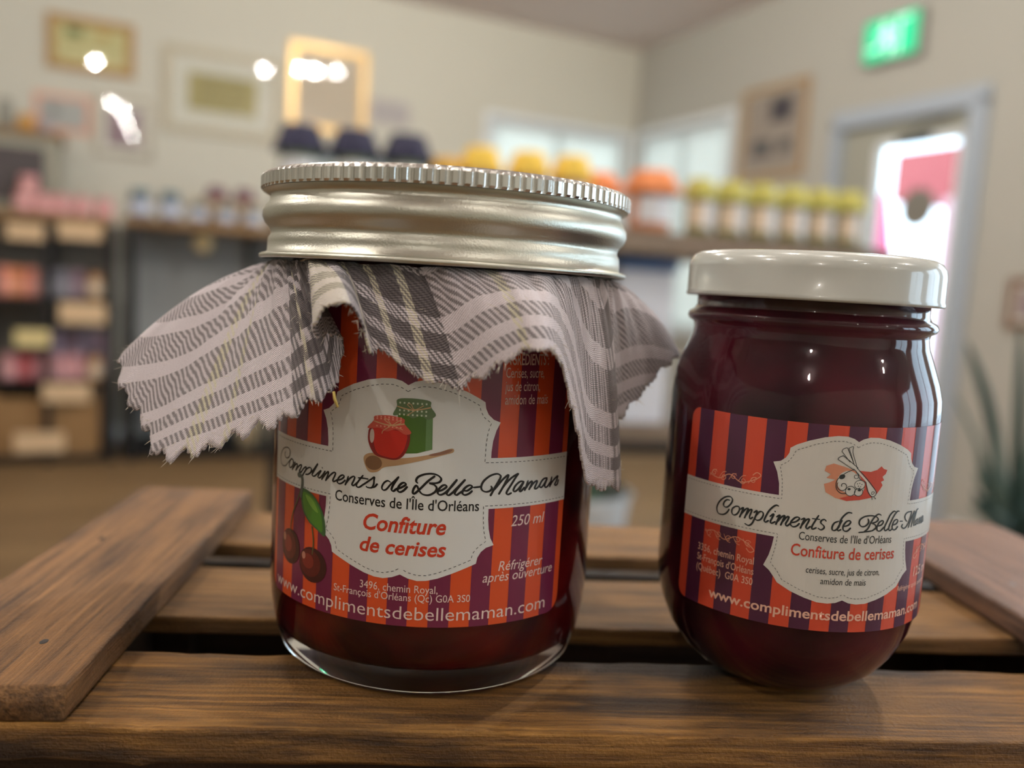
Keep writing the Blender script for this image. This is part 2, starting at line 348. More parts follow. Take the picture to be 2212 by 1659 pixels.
flat([[(x*k*1.5-.12*k, z*k*1.05) for x, z in p] for p in man], -.0555, SW, 'running_man', ex)
flat([[(.42*k, .85*k), (1.1*k, .85*k), (1.1*k, .72*k), (.58*k, .72*k), (.58*k, -.85*k), (.42*k, -.85*k)]], -.0555, SW, 'doorway_outline', ex)

# ceiling lamps
SHD = mat('lamp_shade_white', rgb(220, 216, 206), .5)
lampp = None
for i, (a, b) in enumerate(SPOTS):
    if lampp is None:
        lampp = thing('ceiling_lamp', 'small white ceiling spotlight of a set partly mirrored in the wall frames, partly added for light', 'lamp', Matrix.Translation(rp(a, b, CEIL)), 'ceiling spotlights')
        obj('ceiling_plate', lathe(bmesh.new(), [(.05, -.001), (.075, -.001), (.075, -.008), (.05, -.008)], 20, close=True), SHD, lampp)
        obj('lamp_shade', lathe(bmesh.new(), [(0, -.001), (.05, -.001), (.05, -.004), (0, -.004)], 20), SHD, lampp, True)
    else: l = dup(lampp); l.matrix_world = Matrix.Translation(rp(a, b, CEIL))

# ------------------------------------------------------------------ pictures on the walls
def picture(name, label, side, p0, p1, border, mats, mount=0, art=None, depth=.02):
    f = onB if side == 'B' else onR
    u0, zt = f(*p0); u1, zb = f(*p1)
    if side == 'B': mw = room_mat((u0+u1)/2, 0.002, (zt+zb)/2)
    else: mw = side_mat(0.002, (u0+u1)/2, (zt+zb)/2)
    w_, h_ = abs(u1-u0)/2, (zt-zb)/2; t = thing(name, label, 'picture', mw); bm = bmesh.new(); B = border
    for q in ((-w_, -w_+B, -h_, h_), (w_-B, w_, -h_, h_), (-w_+B, w_-B, h_-B, h_), (-w_+B, w_-B, -h_, -h_+B)): box(bm, q[0], q[1], -depth, 0, q[2], q[3], .002)
    obj('frame', bm, mats[0], t); obj('mount', bx(-w_+B, w_-B, -.008, -.002, -h_+B, h_-B), mats[1], t)
    if mats[2]: M_ = mount; obj('print', bx(-w_+B+M_, w_-B-M_, -.0095, -.008, -h_+B+M_, h_-B-M_), mats[2], t)
    for a in art or []: obj(a[0], bx(w_*a[1], w_*a[2], -.0105, -.0095, h_*a[3], h_*a[4]), a[5], t)
    obj('glass_pane', bx(-w_+B, w_-B, -.014, -.012, -h_+B, h_-B), PANE, t); return t
GW = mat('golden_wood_frame', rgb(176, 140, 88), .5); PB = mat('parchment', rgb(214, 202, 146), .7); SV = mat('silver_frame', rgb(168, 162, 148), .4, .3); WM = mat('white_mount', rgb(226, 218, 206), .8)
KH = mat('khaki_print', rgb(186, 170, 120), .8, vary=.12, vscale=9); MAU = mat('mauve_print', rgb(160, 132, 140), .7); PKF = mat('pink_frame', rgb(222, 172, 150), .6); GB = mat('pale_blue_print', rgb(190, 186, 182), .7)
picture('framed_certificate', 'gold-framed certificate high on the cream wall, top left', 'B', (100, 25), (290, 172), .045, (GW, PB, PB), .02, [('seal', -.55, -.2, .25, .6, mat('green_seal', rgb(120, 128, 84), .7)), ('seal', .15, .4, .3, .55, mat('orange_seal', rgb(206, 164, 96), .7)), ('text_block', -.6, .6, -.1, .02, KH)])
picture('framed_certificate', 'pink-bordered certificate low on the cream wall, left of the grey frame', 'B', (72, 195), (198, 296), .03, (PKF, GB, GB), .0, [('emblem', -.5, -.15, -.1, .35, mat('grey_emblem', rgb(150, 146, 144), .7))], .01)
picture('framed_picture', 'grey-framed mauve picture below the gold-framed certificate', 'B', (203, 200), (332, 350), .035, (SV, WM, MAU), .035)
picture('framed_picture', 'large pale frame round a khaki sheet of writing', 'B', (352, 92), (602, 312), .05, (mat('pale_frame', rgb(190, 182, 160), .5), WM, KH), .09, [('text_line', -.42, .42, z, z+.05, mat('khaki_ink', rgb(160, 146, 104), .8)) for z in (-.35, -.2, -.05, .1, .25, .36)])
picture('framed_picture', 'bright gold-framed picture catching four lamp reflections', 'B', (626, 86), (788, 300), .045, (mat('bright_gold', rgb(222, 186, 124), .35, .4), mat('dusty_pink', rgb(212, 192, 172), .7), None))
picture('small_card', 'small lavender card on the cream wall right of the gold frame', 'B', (800, 212), (882, 275), .006, (mat('card_edge', rgb(206, 196, 196), .7), mat('lavender_card', rgb(196, 184, 184), .7), None), depth=.008)
picture('framed_picture', 'wood-framed dark photograph between the corner window and the door', 'R', (1612, 200), (1735, 378), .03, (mat('oak_frame', rgb(170, 140, 104), .5), mat('beige_mount', rgb(196, 178, 156), .7), mat('grey_photo', rgb(168, 150, 140), .6)), .02, [('dark_shape', -.1, .55, .2, .7, mat('dark_purple_ink', rgb(72, 62, 72), .6)), ('dark_shape', -.6, .0, -.5, -.15, mat('dark_grey_ink', rgb(96, 88, 90), .6)), ('dark_shape', .2, .6, -.45, -.2, MATS['dark_grey_ink'])])
picture('framed_picture', 'brown frame at the right edge of view, above the plant', 'R', (2186, 600), (2330, 720), .03, (mat('brown_frame', rgb(128, 98, 80), .5), WM, MAU), .02)

# ------------------------------------------------------------------ little shop jars
def jar_proto(R, H, body, lid, lab, cloth=None, rim=0):
    t = thing('preserve_jar', 'x', 'jar'); n = 28
    obj('glass_body', lathe(bmesh.new(), [(0, 0), (R*.9, 0), (R, H*.06), (R, H*.68), (R*.82, H*.8), (R*.8, H*.84), (0, H*.84)], n), body, t, True)
    bm = bmesh.new(); m_ = 14; pr = []
    for k in range(m_+1):
        a = radians(-75+150*k/m_); r = R*1.015; pr.append((bm.verts.new((r*sin(a), -r*cos(a), H*.16)), bm.verts.new((r*sin(a), -r*cos(a), H*.58))))
    for A, B in zip(pr, pr[1:]): bm.faces.new((A[0], B[0], B[1], A[1]))
    obj('paper_label', bm, lab, t, True)
    if cloth:
        F = R*(1.24+rim)
        wav = lambda i, a: (R*.10*sin(8*a)+R*.05*sin(5*a+1) if i in (0, 1, 7, 8) else 0)
        obj('cloth_cap', lathe(bmesh.new(), [(F, H*.66), (F*.98, H*.72), (R*1.12, H*.82), (R*1.02, H*.88), (R*.98, H*.95), (R*.85, H), (0, H)], 40, rf=lambda i, a: (R*.17*sin(6*a+1.0) if i < 2 else R*.05*sin(6*a+1.0) if i < 4 else 0)), cloth, t, True)
        obj('string', lathe(bmesh.new(), [(R*.97, H*.83), (R, H*.845), (R*.97, H*.86)], n), mat('raffia', rgb(196, 176, 130), .8), t)
    else: obj('lid', lathe(bmesh.new(), [(R*.86, H*.84), (R*.9, H*.85), (R*.9, H*.97), (R*.84, H), (0, H)], n), lid, t, True)
    return t
def hide_proto_place(t, mw, label, group=None): t.matrix_world = mw; t['label'] = label; (t.__setitem__('group', group) if group else None); return t
def row(proto, places, labels, group):
    for i, (mw, lb) in enumerate(zip(places, labels)):
        o = proto if i == 0 else dup(proto); o.matrix_world = mw; o['label'] = lb; o['group'] = group
PEACH = mat('peach_label', rgb(224, 204, 178), .6); WL = mat('white_label', rgb(222, 224, 230), .35, spec=.6)
SA = math.atan(.14)
def gon(x, y, z): return Matrix.Translation((0, 1.6, 0)) @ Matrix.Rotation(SA, 4, 'Z') @ Matrix.Translation((x, y, z))
# display shelf in the middle distance
gs = thing('display_shelf', 'long wooden display shelf holding cloth-capped jars behind the two jars', 'shelf', gon(0, 0, FLOOR))
hz = lambda z: z-FLOOR
obj('shelf_board', bx(-.335, .93, 0, .34, hz(.158), hz(.2), bev=.003), W_GREY, gs)
obj('shelf_board', bx(-.325, .91, .02, .34, hz(-.225), hz(-.19), bev=.003), W_GREY, gs)
obj('shelf_board', bx(-.325, .91, .02, .34, hz(-.64), hz(-.605), bev=.003), W_SHELF, gs)
for x in (-.325, .885):
    for y in (.02, .31): obj('post', bx(x, x+.025, y, y+.025, 0, hz(.158)), BLACK, gs)
obj('rail', bx(-.30, .885, .025, .035, hz(-.25), hz(-.225)), BLACK, gs)
LEFTR = ['leftmost', 'middle', 'rightmost']
p = jar_proto(.037, .148, mat('green_preserve', rgb(104, 122, 84), .15), None, WL, mat('navy_plum_cloth', rgb(52, 52, 72), .9, vary=.4, vscale=60))
row(p, [gon(x, .07, .2) @ Matrix.Rotation(.3, 4, 'Z') for x in (-.285, -.187, -.088)], [f'{s} of the three jars with dark navy cloth caps on the display shelf' for s in LEFTR], 'dark cloth-capped jars')
p = jar_proto(.033, .138, mat('amber_preserve', rgb(196, 150, 120), .15), None, MATS['white_label'], mat('sunny_yellow_cloth', rgb(232, 194, 84), .9, vary=.12, vscale=50))
row(p, [gon(x, .07, .2) @ Matrix.Rotation(.3, 4, 'Z') for x in (.055, .15, .238)], [f'{s} of the three large yellow-capped jars on the display shelf' for s in LEFTR], 'yellow cloth-capped jars')
p = jar_proto(.03, .112, MATS['amber_preserve'], None, PEACH, mat('mustard_cloth', rgb(206, 160, 66), .9))
row(p, [gon(-.012, .07, .2)], ['small mustard-capped jar between the navy and the yellow caps'], 'mustard capped jar'); del p['group']
p = jar_proto(.043, .122, mat('rust_preserve', rgb(206, 138, 98), .2), None, WL, mat('orange_cloth', rgb(222, 138, 88), .9, vary=.15, vscale=50), rim=.1)
row(p, [gon(.315, .155, .2), gon(.405, .06, .2) @ Matrix.Rotation(.35, 4, 'Z')], ['orange-capped jar nearest the yellow caps on the display shelf', 'orange-capped jar nearest the green-capped row on the display shelf'], 'orange cloth-capped jars')
p = jar_proto(.0262, .115, mat('olive_preserve', rgb(128, 126, 76), .15), None, PEACH, mat('lime_cloth', rgb(184, 178, 96), .9, vary=.3, vscale=70))
def glare_strip(p, R, H):  # window glare painted as a bright strip over the label, in label white
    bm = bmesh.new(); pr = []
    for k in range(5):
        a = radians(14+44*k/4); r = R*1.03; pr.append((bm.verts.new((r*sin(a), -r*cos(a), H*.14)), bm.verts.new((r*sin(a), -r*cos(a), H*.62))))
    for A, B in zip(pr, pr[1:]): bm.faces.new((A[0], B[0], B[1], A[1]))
    obj('painted_glare', bm, WL, p)
glare_strip(p, .0262, .115)
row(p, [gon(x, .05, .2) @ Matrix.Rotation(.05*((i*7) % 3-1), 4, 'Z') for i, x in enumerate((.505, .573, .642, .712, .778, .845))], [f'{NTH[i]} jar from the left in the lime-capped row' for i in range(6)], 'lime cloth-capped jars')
p = jar_proto(.03, .125, mat('clear_preserve', rgb(176, 186, 188), .15), mat('pale_blue_lid', rgb(192, 214, 226), .4), WL)
row(p, [gon(x, .20, .2) for x in (-.25, -.14, -.04, .60, .67, .74, .81)], [f'{NTH[i]} pale blue lid from the left in the back row of the display shelf' for i in range(7)], 'pale-lidded jars at the back')
# lower shelves
t = thing('storage_box', 'white carton with a blue lid under the top board of the display shelf', 'box', gon(.40, .16, -.19))
obj('body', bx(-.05, .07, -.1, .1, 0, .315, bev=.003), mat('pale_carton', rgb(222, 226, 236), .6), t); obj('lid', bx(-.056, .076, -.106, .106, .315, .342, bev=.003), mat('blue_lid', rgb(84, 112, 160), .5), t)
p = jar_proto(.034, .10, mat('rose_preserve', rgb(196, 130, 124), .2), mat('ivory_lid', rgb(220, 212, 198), .4), WL)
row(p, [gon(x, .06, -.19) for x in (.24, .315)], ['rosy jar on the lower shelf, next to the large jar', 'rosy jar on the lower shelf, beside the white carton'], 'rosy jars on the lower shelf')
t = thing('storage_basket', 'white basket with green sprigs on the bottom board of the display shelf', 'basket', gon(.32, .15, -.605))
obj('basket_body', lathe(bmesh.new(), [(0, 0), (.09, 0), (.115, .24), (.122, .25), (.11, .25), (.085, .012), (0, .012)], 32), mat('white_wicker', rgb(214, 220, 224), .7, bump=.5, bscale=80), t, True)
bm = bmesh.new(); rr_ = random.Random(5)
for k in range(60):
    a, e = rr_.uniform(0, 6.28), rr_.uniform(.2, .9); c = Vector((cos(a)*.08*rr_.random(), sin(a)*.08*rr_.random(), .22)); d = Vector((cos(a)*e, sin(a)*e, 1)).normalized()*rr_.uniform(.04, .09); s_ = d.cross(Vector((0, 0, 1))).normalized()*.008
    vs_ = [bm.verts.new(q) for q in (c, c+d*.5+s_, c+d, c+d*.5-s_)]; bm.faces.new(vs_)
obj('sprigs', bm, mat('sage_leaf', rgb(120, 148, 120), .7), t)['kind'] = 'stuff'

# ------------------------------------------------------------------ shelving along the back wall
BF = .585
def sh(a, b, z): return room_mat(a, b, z)
def unit(name, label, a0, a1, zt, shelves, posts, wood_over=0.0):
    t = thing(name, label, 'shelf', flipx(room_mat(a0, 0, FLOOR))); Lw = a1-a0
    obj('top_board', bx(-wood_over, Lw+.0, -BF-.01, -.03, hz(zt)-.04, hz(zt), bev=.003), W_SHELF, t)
    for z in shelves: obj('shelf_board', bx(0, Lw, -BF, -.03, hz(z)-.025, hz(z)), BLACK, t)
    for x in posts:
        for y in (-BF, -.06): obj('post', bx(x-.018, x+.018, y, y+.03, 0, hz(zt)-.04), BLACK, t)
    obj('back_panel', bx(0, Lw, -.03, -.02, 0, hz(zt)-.04), mat('back_panel_'+('grey' if a0 < 3 else 'taupe'), rgb(*(158, 160, 158) if a0 < 3 else (124, 116, 106)), .6), t)
    return t
unit('shelving_unit', 'dark metal shelving with a wooden top at the left edge, full of pink goods', 3.59, 4.75, .31, (-.125, -.56, -.955), (0, .30, .62, 1.14))
unit('shelving_unit', 'dark metal shelving with a wooden top behind the checked cloth', 2.1, 3.53, .325, (-.60, -.955), (0, .71, 1.39), 0)
def A_of(px, py, b=.5): return onB(px, py, b)[0]
CT = mat('cream_tag', rgb(214, 184, 146), .7)
for i, (x0, x1, y0, y1, lb) in enumerate([(12, 95, 480, 520, 'cream price card under the wooden top, leftmost'), (125, 220, 480, 520, 'cream price card under the wooden top, beside the dark post'), (128, 228, 652, 700, 'cream price card on the edge of the upper shelf'), (32, 108, 712, 748, 'yellowish price card among the jars of the middle shelf'), (92, 195, 828, 868, 'cream price card on the edge of the middle shelf'), (30, 140, 935, 975, 'cream price card on the wicker tray')]):
    a0, z1_ = onB(x0, y0, BF+.012); a1, z0_ = onB(x1, y1, BF+.012); t = flipx(room_mat(0, BF+.012, 0))
    o = obj('price_card', bx(a1, a0, -.003, 0, z0_, z1_), CT if i != 3 else mat('yellow_tag', rgb(222, 204, 146), .7), None, False, t); tag(o, lb, 'card', 'price cards on the left shelving')
p = jar_proto(.045, .10, mat('pink_jelly', rgb(206, 150, 148), .2), mat('pink_lid', rgb(220, 160, 160), .5), mat('pink_label', rgb(224, 170, 170), .6))
row(p, [sh(A_of(x, 440), .535, .31) for x in (52, 95, 135, 178, 225)], [f'{NTH[i]} pink pot from the left on the wooden top of the left shelving' for i in range(5)], 'pink pots on the left shelving')
t = jar_proto(.05, .19, MATS['pink_jelly'], MATS['pink_lid'], mat('blush_label', rgb(230, 190, 184), .6)); t.matrix_world = sh(A_of(62, 400, .43), .435, .31); t['label'] = 'tall blush pink jar behind the pink pots'
cab = thing('display_cabinet', 'dark glass display cabinet with a wooden top at the far left', 'cabinet', flipx(room_mat(A_of(130, 400, .3), 0, .311)))
obj('body', bx(0, .62, -.36, -.02, 0, .40, bev=.004), mat('dim_cabinet', rgb(150, 148, 132), .5), cab); obj('glass_pane', bx(.07, .58, -.366, -.361, .06, .34), mat('dark_glass', rgb(84, 78, 80), .1), cab); obj('top_board', bx(-.02, .64, -.38, -.02, .40, .43, bev=.003), W_SHELF, cab)
for i, (px, hh, r_, c_, lb) in enumerate([(12, .17, .042, rgb(150, 150, 140), 'grey pot'), (55, .10, .046, rgb(206, 156, 84), 'orange pot'), (97, .09, .04, rgb(168, 158, 162), 'lilac pot')]):
    t = thing('small_pot', lb+' on top of the glass display cabinet', 'pot', sh(A_of(px, 330, .25), .22, .741)); m_ = mat(lb.replace(' ', '_'), c_, .6)
    obj('pot_body', lathe(bmesh.new(), [(0, 0), (r_*.8, 0), (r_, hh*.5), (r_*.8, hh*.85), (0, hh*.85)], 24), m_, t, True); obj('lid', lathe(bmesh.new(), [(r_*.82, hh*.85), (r_*.85, hh*.95), (r_*.2, hh), (0, hh*1.05)], 24), m_, t, True)
p = jar_proto(.056, .155, mat('blue_grey_preserve', rgb(84, 92, 104), .2), mat('teal_lid', rgb(84, 128, 140), .5), mat('ice_label', rgb(196, 204, 222), .5))
row(p, [sh(A_of(x, 440), .48, .325) for x in (303, 368)], ['dark jar with a teal lid and icy label, left end of the wooden top', 'dark jar with a teal lid, second along the wooden top'], 'teal-lidded jars')
p = jar_proto(.047, .125, mat('slate_preserve', rgb(96, 98, 96), .2), mat('sand_lid', rgb(176, 164, 128), .5), MATS['ice_label'])
row(p, [sh(A_of(x, 450), .48, .325) for x in (430, 490, 548)], [f'{s} of the three sandy-lidded jars beside the silver lid' for s in LEFTR], 'sandy-lidded jars')
p = jar_proto(.05, .22, mat('cream_preserve', rgb(206, 186, 150), .3), None, MATS['peach_label'], mat('plum_cloth', rgb(112, 72, 88), .9, vary=.3, vscale=30), rim=.05)
row(p, [sh(A_of(x, 400, .34), .34, .325) for x in (468, 528)], ['plum cloth-capped jar behind the sandy-lidded jars, left one', 'plum cloth-capped jar behind the sandy-lidded jars, right one'], 'plum cloth-capped jars')
# goods on the shelves of the left unit
def goods(px_list, zs, cols_, R, H, what, where, b=.47):
    protos = {}
    for i, (px, c) in enumerate(zip(px_list, cols_)):
        lb = f'{NTH[i]} {what} from the left on {where}'
        if c not in protos: q = jar_proto(R, H, mat(c+'_goods', GC[c], .4), mat(c+'_goods_lid', tuple(min(1, v*1.25+.02) for v in GC[c][:3])+(1,), .5), mat(c+'_goods_label', tuple(min(1, v*1.1+.12) for v in GC[c][:3])+(1,), .6)); protos[c] = q
        else: q = dup(protos[c])
        q.matrix_world = sh(A_of(px, 600), b, zs); q['label'] = lb.replace(what, c.replace('_', ' ')+' '+what, 1); q['group'] = what+'s on '+where
GC = {'orange': rgb(206, 130, 84), 'coral': rgb(214, 136, 116), 'slate': rgb(120, 118, 128), 'mauve': rgb(136, 110, 124), 'grey': rgb(142, 136, 134), 'pink': rgb(206, 148, 150), 'red': rgb(176, 70, 76), 'lavender': rgb(158, 142, 164), 'rose': rgb(190, 128, 136)}
goods([8, 32, 66, 100, 132, 168, 205], -.125, ['coral', 'orange', 'coral', 'slate', 'slate', 'mauve', 'grey'], .037, .15, 'jar', 'the upper shelf of the left unit')
goods([16, 52, 88, 124, 160, 196], -.56, ['pink', 'red', 'rose', 'pink', 'pink', 'rose'], .038, .13, 'jar', 'the middle shelf of the left unit')
goods([118, 150, 182, 214], -.56, ['lavender', 'mauve', 'lavender', 'mauve'], .034, .25, 'tall jar', 'the middle shelf of the left unit', .3)
t = thing('wicker_tray', 'tan wicker tray of glassware on the lowest shelf at the left', 'tray', flipx(room_mat(A_of(215, 950), .12, -.955)))
bm = bmesh.new()
for q in ((0, .5, -.42, .0, 0, .02), (0, .5, -.42, -.40, .02, .30), (0, .5, -.02, 0, .02, .36), (0, .02, -.40, -.02, .02, .36), (.48, .5, -.40, -.02, .02, .36)): box(bm, *q)
obj('tray_body', bm, mat('wicker', rgb(146, 112, 72), .8, bump=.5, bscale=60), t)
p = jar_proto(.04, .13, mat('clear_glassware', rgb(178, 178, 176), .15), mat('clear_lid', rgb(206, 202, 196), .3), mat('plain_tag', rgb(196, 190, 180), .6))
row(p, [sh(A_of(x, 900), .33, -.934+.12) for x in (150, 180)], ['glass jar in the wicker tray, left one', 'glass jar in the wicker tray, right one'], 'glass jars in the wicker tray')
t = thing('wooden_block', 'tan block that lifts the glass jars in the wicker tray', 'block', flipx(room_mat(A_of(215, 950)+.03, .33, -.934)))
obj('block_body', bx(0, .3, -.05, .05, 0, .12, bev=.003), W_SHELF, t)
# amber bottles in the slot between the units and glassware behind the cloth
p = jar_proto(.038, .16, mat('amber_bottle', rgb(176, 126, 74), .2), mat('dark_lid', rgb(70, 60, 54), .4), MATS['peach_label'])
for i, (z, lb) in enumerate(((-.12, 'amber jar in the gap between the two shelving units, upper'), (-.56, 'amber jar in the gap between the two shelving units, lower'))):
    q = p if i == 0 else dup(p); q.matrix_world = sh(3.70-.03, .52, z); q['label'] = lb; q['group'] = 'amber jars'
GLS = mat('pale_glassware', rgb(150, 160, 160), .25); 
p = thing('glass_jug', 'x', 'jug'); obj('jug_body', lathe(bmesh.new(), [(0, 0), (.05, 0), (.075, .06), (.07, .15), (.045, .21), (.05, .25), (.042, .25), (.04, .21), (0, .2)], 28), GLS, p, True); obj('handle', tube(bmesh.new(), [(.06, 0, .2), (.11, 0, .19), (.115, 0, .1), (.07, 0, .07)], .008), GLS, p, True)
for i, px in enumerate((325, 412, 500)):
    q = p if i == 0 else dup(p); q.matrix_world = sh(A_of(px, 600), .40, -.60); q['label'] = f'{NTH[i]} pale glass jug from the left behind the checked cloth'; q['group'] = 'glass jugs behind the cloth'
t = thing('cream_canister', 'cream canister low behind the left end of the crate', 'canister', sh(A_of(545, 1000), .45, -.955))
obj('canister_body', lathe(bmesh.new(), [(0, 0), (.08, 0), (.08, .22), (0, .22)], 28), mat('cream_ceramic', rgb(218, 200, 166), .4), t, True); obj('lid', lathe(bmesh.new(), [(.084, .22), (.084, .24), (.02, .25), (.02, .27), (0, .27)], 28), MATS['cream_ceramic'], t, True)
t = thing('paper_lantern', 'small cream lantern hanging under the wooden top behind the cloth', 'lantern', sh(A_of(438, 520, .4), .4, .285))
obj('lantern_body', lathe(bmesh.new(), [(0, -.12), (.03, -.11), (.055, -.07), (.05, -.03), (.012, -.01), (0, -.01)], 24), mat('lantern_paper', rgb(222, 200, 150), .7), t, True); obj('cord', tube(bmesh.new(), [(0, 0, -.01), (0, 0, 0)], .003), BLACK, t)

# ------------------------------------------------------------------ plant at the right
def atY(px, py, Y): d = ray(px, py); return CAM+d*(Y/d.y)
base = atY(2185, 1190, 1.35); PLM = Matrix.Translation(base)
plant = thing('potted_plant', 'dark green strap-leaved plant in a pot at the right edge', 'plant', PLM)
LEAF = mat('dark_leaf', rgb(48, 72, 66), .5); LEAF2 = mat('grey_green_leaf', rgb(96, 116, 108), .5)
def strap(pts, w, m):
    bm = bmesh.new(); P_ = [Vector(p) for p in cr(pts, 8)]; pv = None
    for i, p in enumerate(P_):
        t = (P_[min(i+1, len(P_)-1)]-P_[max(i-1, 0)]).normalized(); s = t.cross(Vector((0, 1, 0))).normalized(); f = i/(len(P_)-1); ww = w*min(1, .35+f*2.2)*(1-f**3)**.8+.0006
        c = [bm.verts.new(p-s*ww), bm.verts.new(p+Vector((0, ww*.35, 0))), bm.verts.new(p+s*ww)]
        if pv:
            bm.faces.new((pv[0], pv[1], c[1], c[0])); bm.faces.new((pv[1], pv[2], c[2], c[1]))
        pv = c
    o = obj('leaf', bm, m, plant, True); md = o.modifiers.new('t', 'SOLIDIFY'); md.thickness = .0012
def lp(px, py, dy=0): p = atY(px, py, 1.35+dy)-base; return (p.x, p.y, p.z)
for tip, mid, w_, m_ in [((2088, 738), (2140, 900), .010, LEAF), ((2112, 958), (2140, 1050), .011, LEAF), ((2205, 700), (2200, 930), .010, LEAF), ((2260, 820), (2230, 980), .011, LEAF2), ((2106, 1018), (2150, 1090), .010, LEAF2), ((2290, 960), (2240, 1060), .011, LEAF), ((2150, 930), (2165, 1040), .009, LEAF2), ((2060, 850), (2120, 980), .004, LEAF2), ((2230, 1020), (2205, 1090), .012, LEAF)]:
    dy = ((tip[0]*7) % 5-2)*.02
    strap([(0, 0, 0), lp(mid[0], mid[1], dy*.5), lp(*tip, dy)], w_*1.15, m_)
for k in range(14):
    a = k*2.4; strap([(0, 0, 0), (cos(a)*.035, sin(a)*.035, .05), (cos(a)*.075, sin(a)*.06, .075+.02*(k % 3))], .011, LEAF if k % 3 else LEAF2)
obj('pot', lathe(bmesh.new(), [(0, -.16), (.06, -.16), (.085, -.01), (.09, 0), (.08, 0), (.075, -.02), (0, -.02)], 32), mat('terracotta', rgb(104, 84, 74), .7), plant, True)
st = thing('plant_stand', 'round dark stool under the strap-leaved plant', 'stand', Matrix.Translation((base.x, base.y, FLOOR)))
zt_ = base.z-.16-FLOOR
obj('seat', lathe(bmesh.new(), [(0, zt_-.03), (.13, zt_-.03), (.13, zt_), (0, zt_)], 32), W_TABLE, st)
for k in range(4): a = k*pi/2+.4; obj('leg', tube(bmesh.new(), [(cos(a)*.13, sin(a)*.13, 0), (cos(a)*.09, sin(a)*.09, zt_-.03)], .012), W_TABLE, st)
# ================================================================== CRATE
from mathutils import noise as mnoise
def board(x0, x1, y0, y1, z0, z1, axis='X', amp=0.0004, rad=0.0009, seg=90, seed=0.0, front=0.0):
    bm = bmesh.new(); L0, L1 = (x0, x1) if axis == 'X' else (y0, y1); W0, W1 = (y0, y1) if axis == 'X' else (x0, x1)
    loop = []
    nw, nh = 14, 5
    for i in range(nw+1): loop.append((W0+rad+(W1-W0-2*rad)*i/nw, z1))
    loop += [(W1-rad*.3, z1-rad*.3)]
    for i in range(nh+1): loop.append((W1, z1-rad-(z1-z0-2*rad)*i/nh))
    for i in range(5): loop.append((W1-rad-(W1-W0-2*rad)*i/4, z0))
    for i in range(nh+1): loop.append((W0, z0+rad+(z1-z0-2*rad)*i/nh))
    loop += [(W0+rad*.3, z1-rad*.3)]
    rings = []
    for s in range(seg+1):
        l = L0+(L1-L0)*s/seg; ring = []
        for (wd, z) in loop:
            nz = mnoise.noise(Vector((l*60+seed, wd*90, z*200+seed)))*amp + mnoise.noise(Vector((l*350+seed, wd*250, z*400)))*amp*.35
            edge = max(0, 1-min(abs(wd-W0), abs(wd-W1))/.0012)
            ch = edge*max(0, mnoise.noise(Vector((l*140+seed*3, 7 if wd < (W0+W1)/2 else 3, 0)))-.15)*amp*2.5
            dw = mnoise.noise(Vector((l*45, seed, wd*3)))*amp*1.2
            p = (l, wd+dw*edge+nz*edge, z+nz*.6-ch)
            ring.append(bm.verts.new(p if axis == 'X' else (p[1], p[0], p[2])))
        rings.append(ring)
    n = len(loop)
    for A, B in zip(rings, rings[1:]):
        for k in range(n): bm.faces.new((A[k], A[(k+1) % n], B[(k+1) % n], B[k]))
    bm.faces.new(rings[0]); bm.faces.new(rings[-1][::-1])
    return bm
ZT, ZP = 0.0, 0.0062
crate = thing('wooden_crate', 'upturned brown wooden slatted crate under the two jam jars', 'crate', Matrix.Translation((0.045, 0.2, -0.118)))
def put(o): o.parent = crate; o.matrix_parent_inverse = crate.matrix_world.inverted(); return o
bpy.context.view_layer.update()
SLATS = [(.1342, .1623), (.1798, .2113), (.2306, .2631)]
for i, (a, b) in enumerate(SLATS):
    put(obj('slat', board(-.0927, .1832, a, b, -.0066 if i == 0 else -.0042, 0.0, 'X', rad=.0005, seed=i*5.3+1, amp=.00045 if i == 0 else .0003), W_SLAT if i == 0 else W_SLAT2, smooth=True))
pl = put(obj('plank', board(-.0925, -.0592, .1347, .2655, 0.0002, ZP, 'Y', seed=2.2, amp=.0004, rad=.0004), W_PLANK, smooth=True))
pr = put(obj('plank', board(.1351, .1835, .1330, .2620, 0.0002, ZP, 'Y', seed=8.2, amp=.0003, rad=.0005), W_PLANK2, smooth=True))
NAIL = mat('nail_hole', rgb(28, 20, 18), .5); NAILG = mat('nail_head', rgb(120, 122, 122), .35, .9)
def on_plane(x, y, z): d = ray(x, y); t = (z-CAMZ)/d.z; return CAM+d*t
for (px, py), m_, par in [((95, 1386), NAIL, pl), ((220, 1163), NAIL, pl), ((318, 1062), NAIL, pl), ((2186, 1262), NAILG, pr)]:
    p = on_plane(px, py, ZP); bm = lathe(bmesh.new(), [(0, .0001), (.0005, .0001), (.0007, 0.0), (.0007, -.0006), (0, -.0006)], 12)
    o = obj('nail', bm, m_, smooth=False); o.parent = par; o.matrix_world = Matrix.Translation(p+Vector((0, 0, .00005)))@Matrix.Diagonal((1, 1.5, 1, 1))
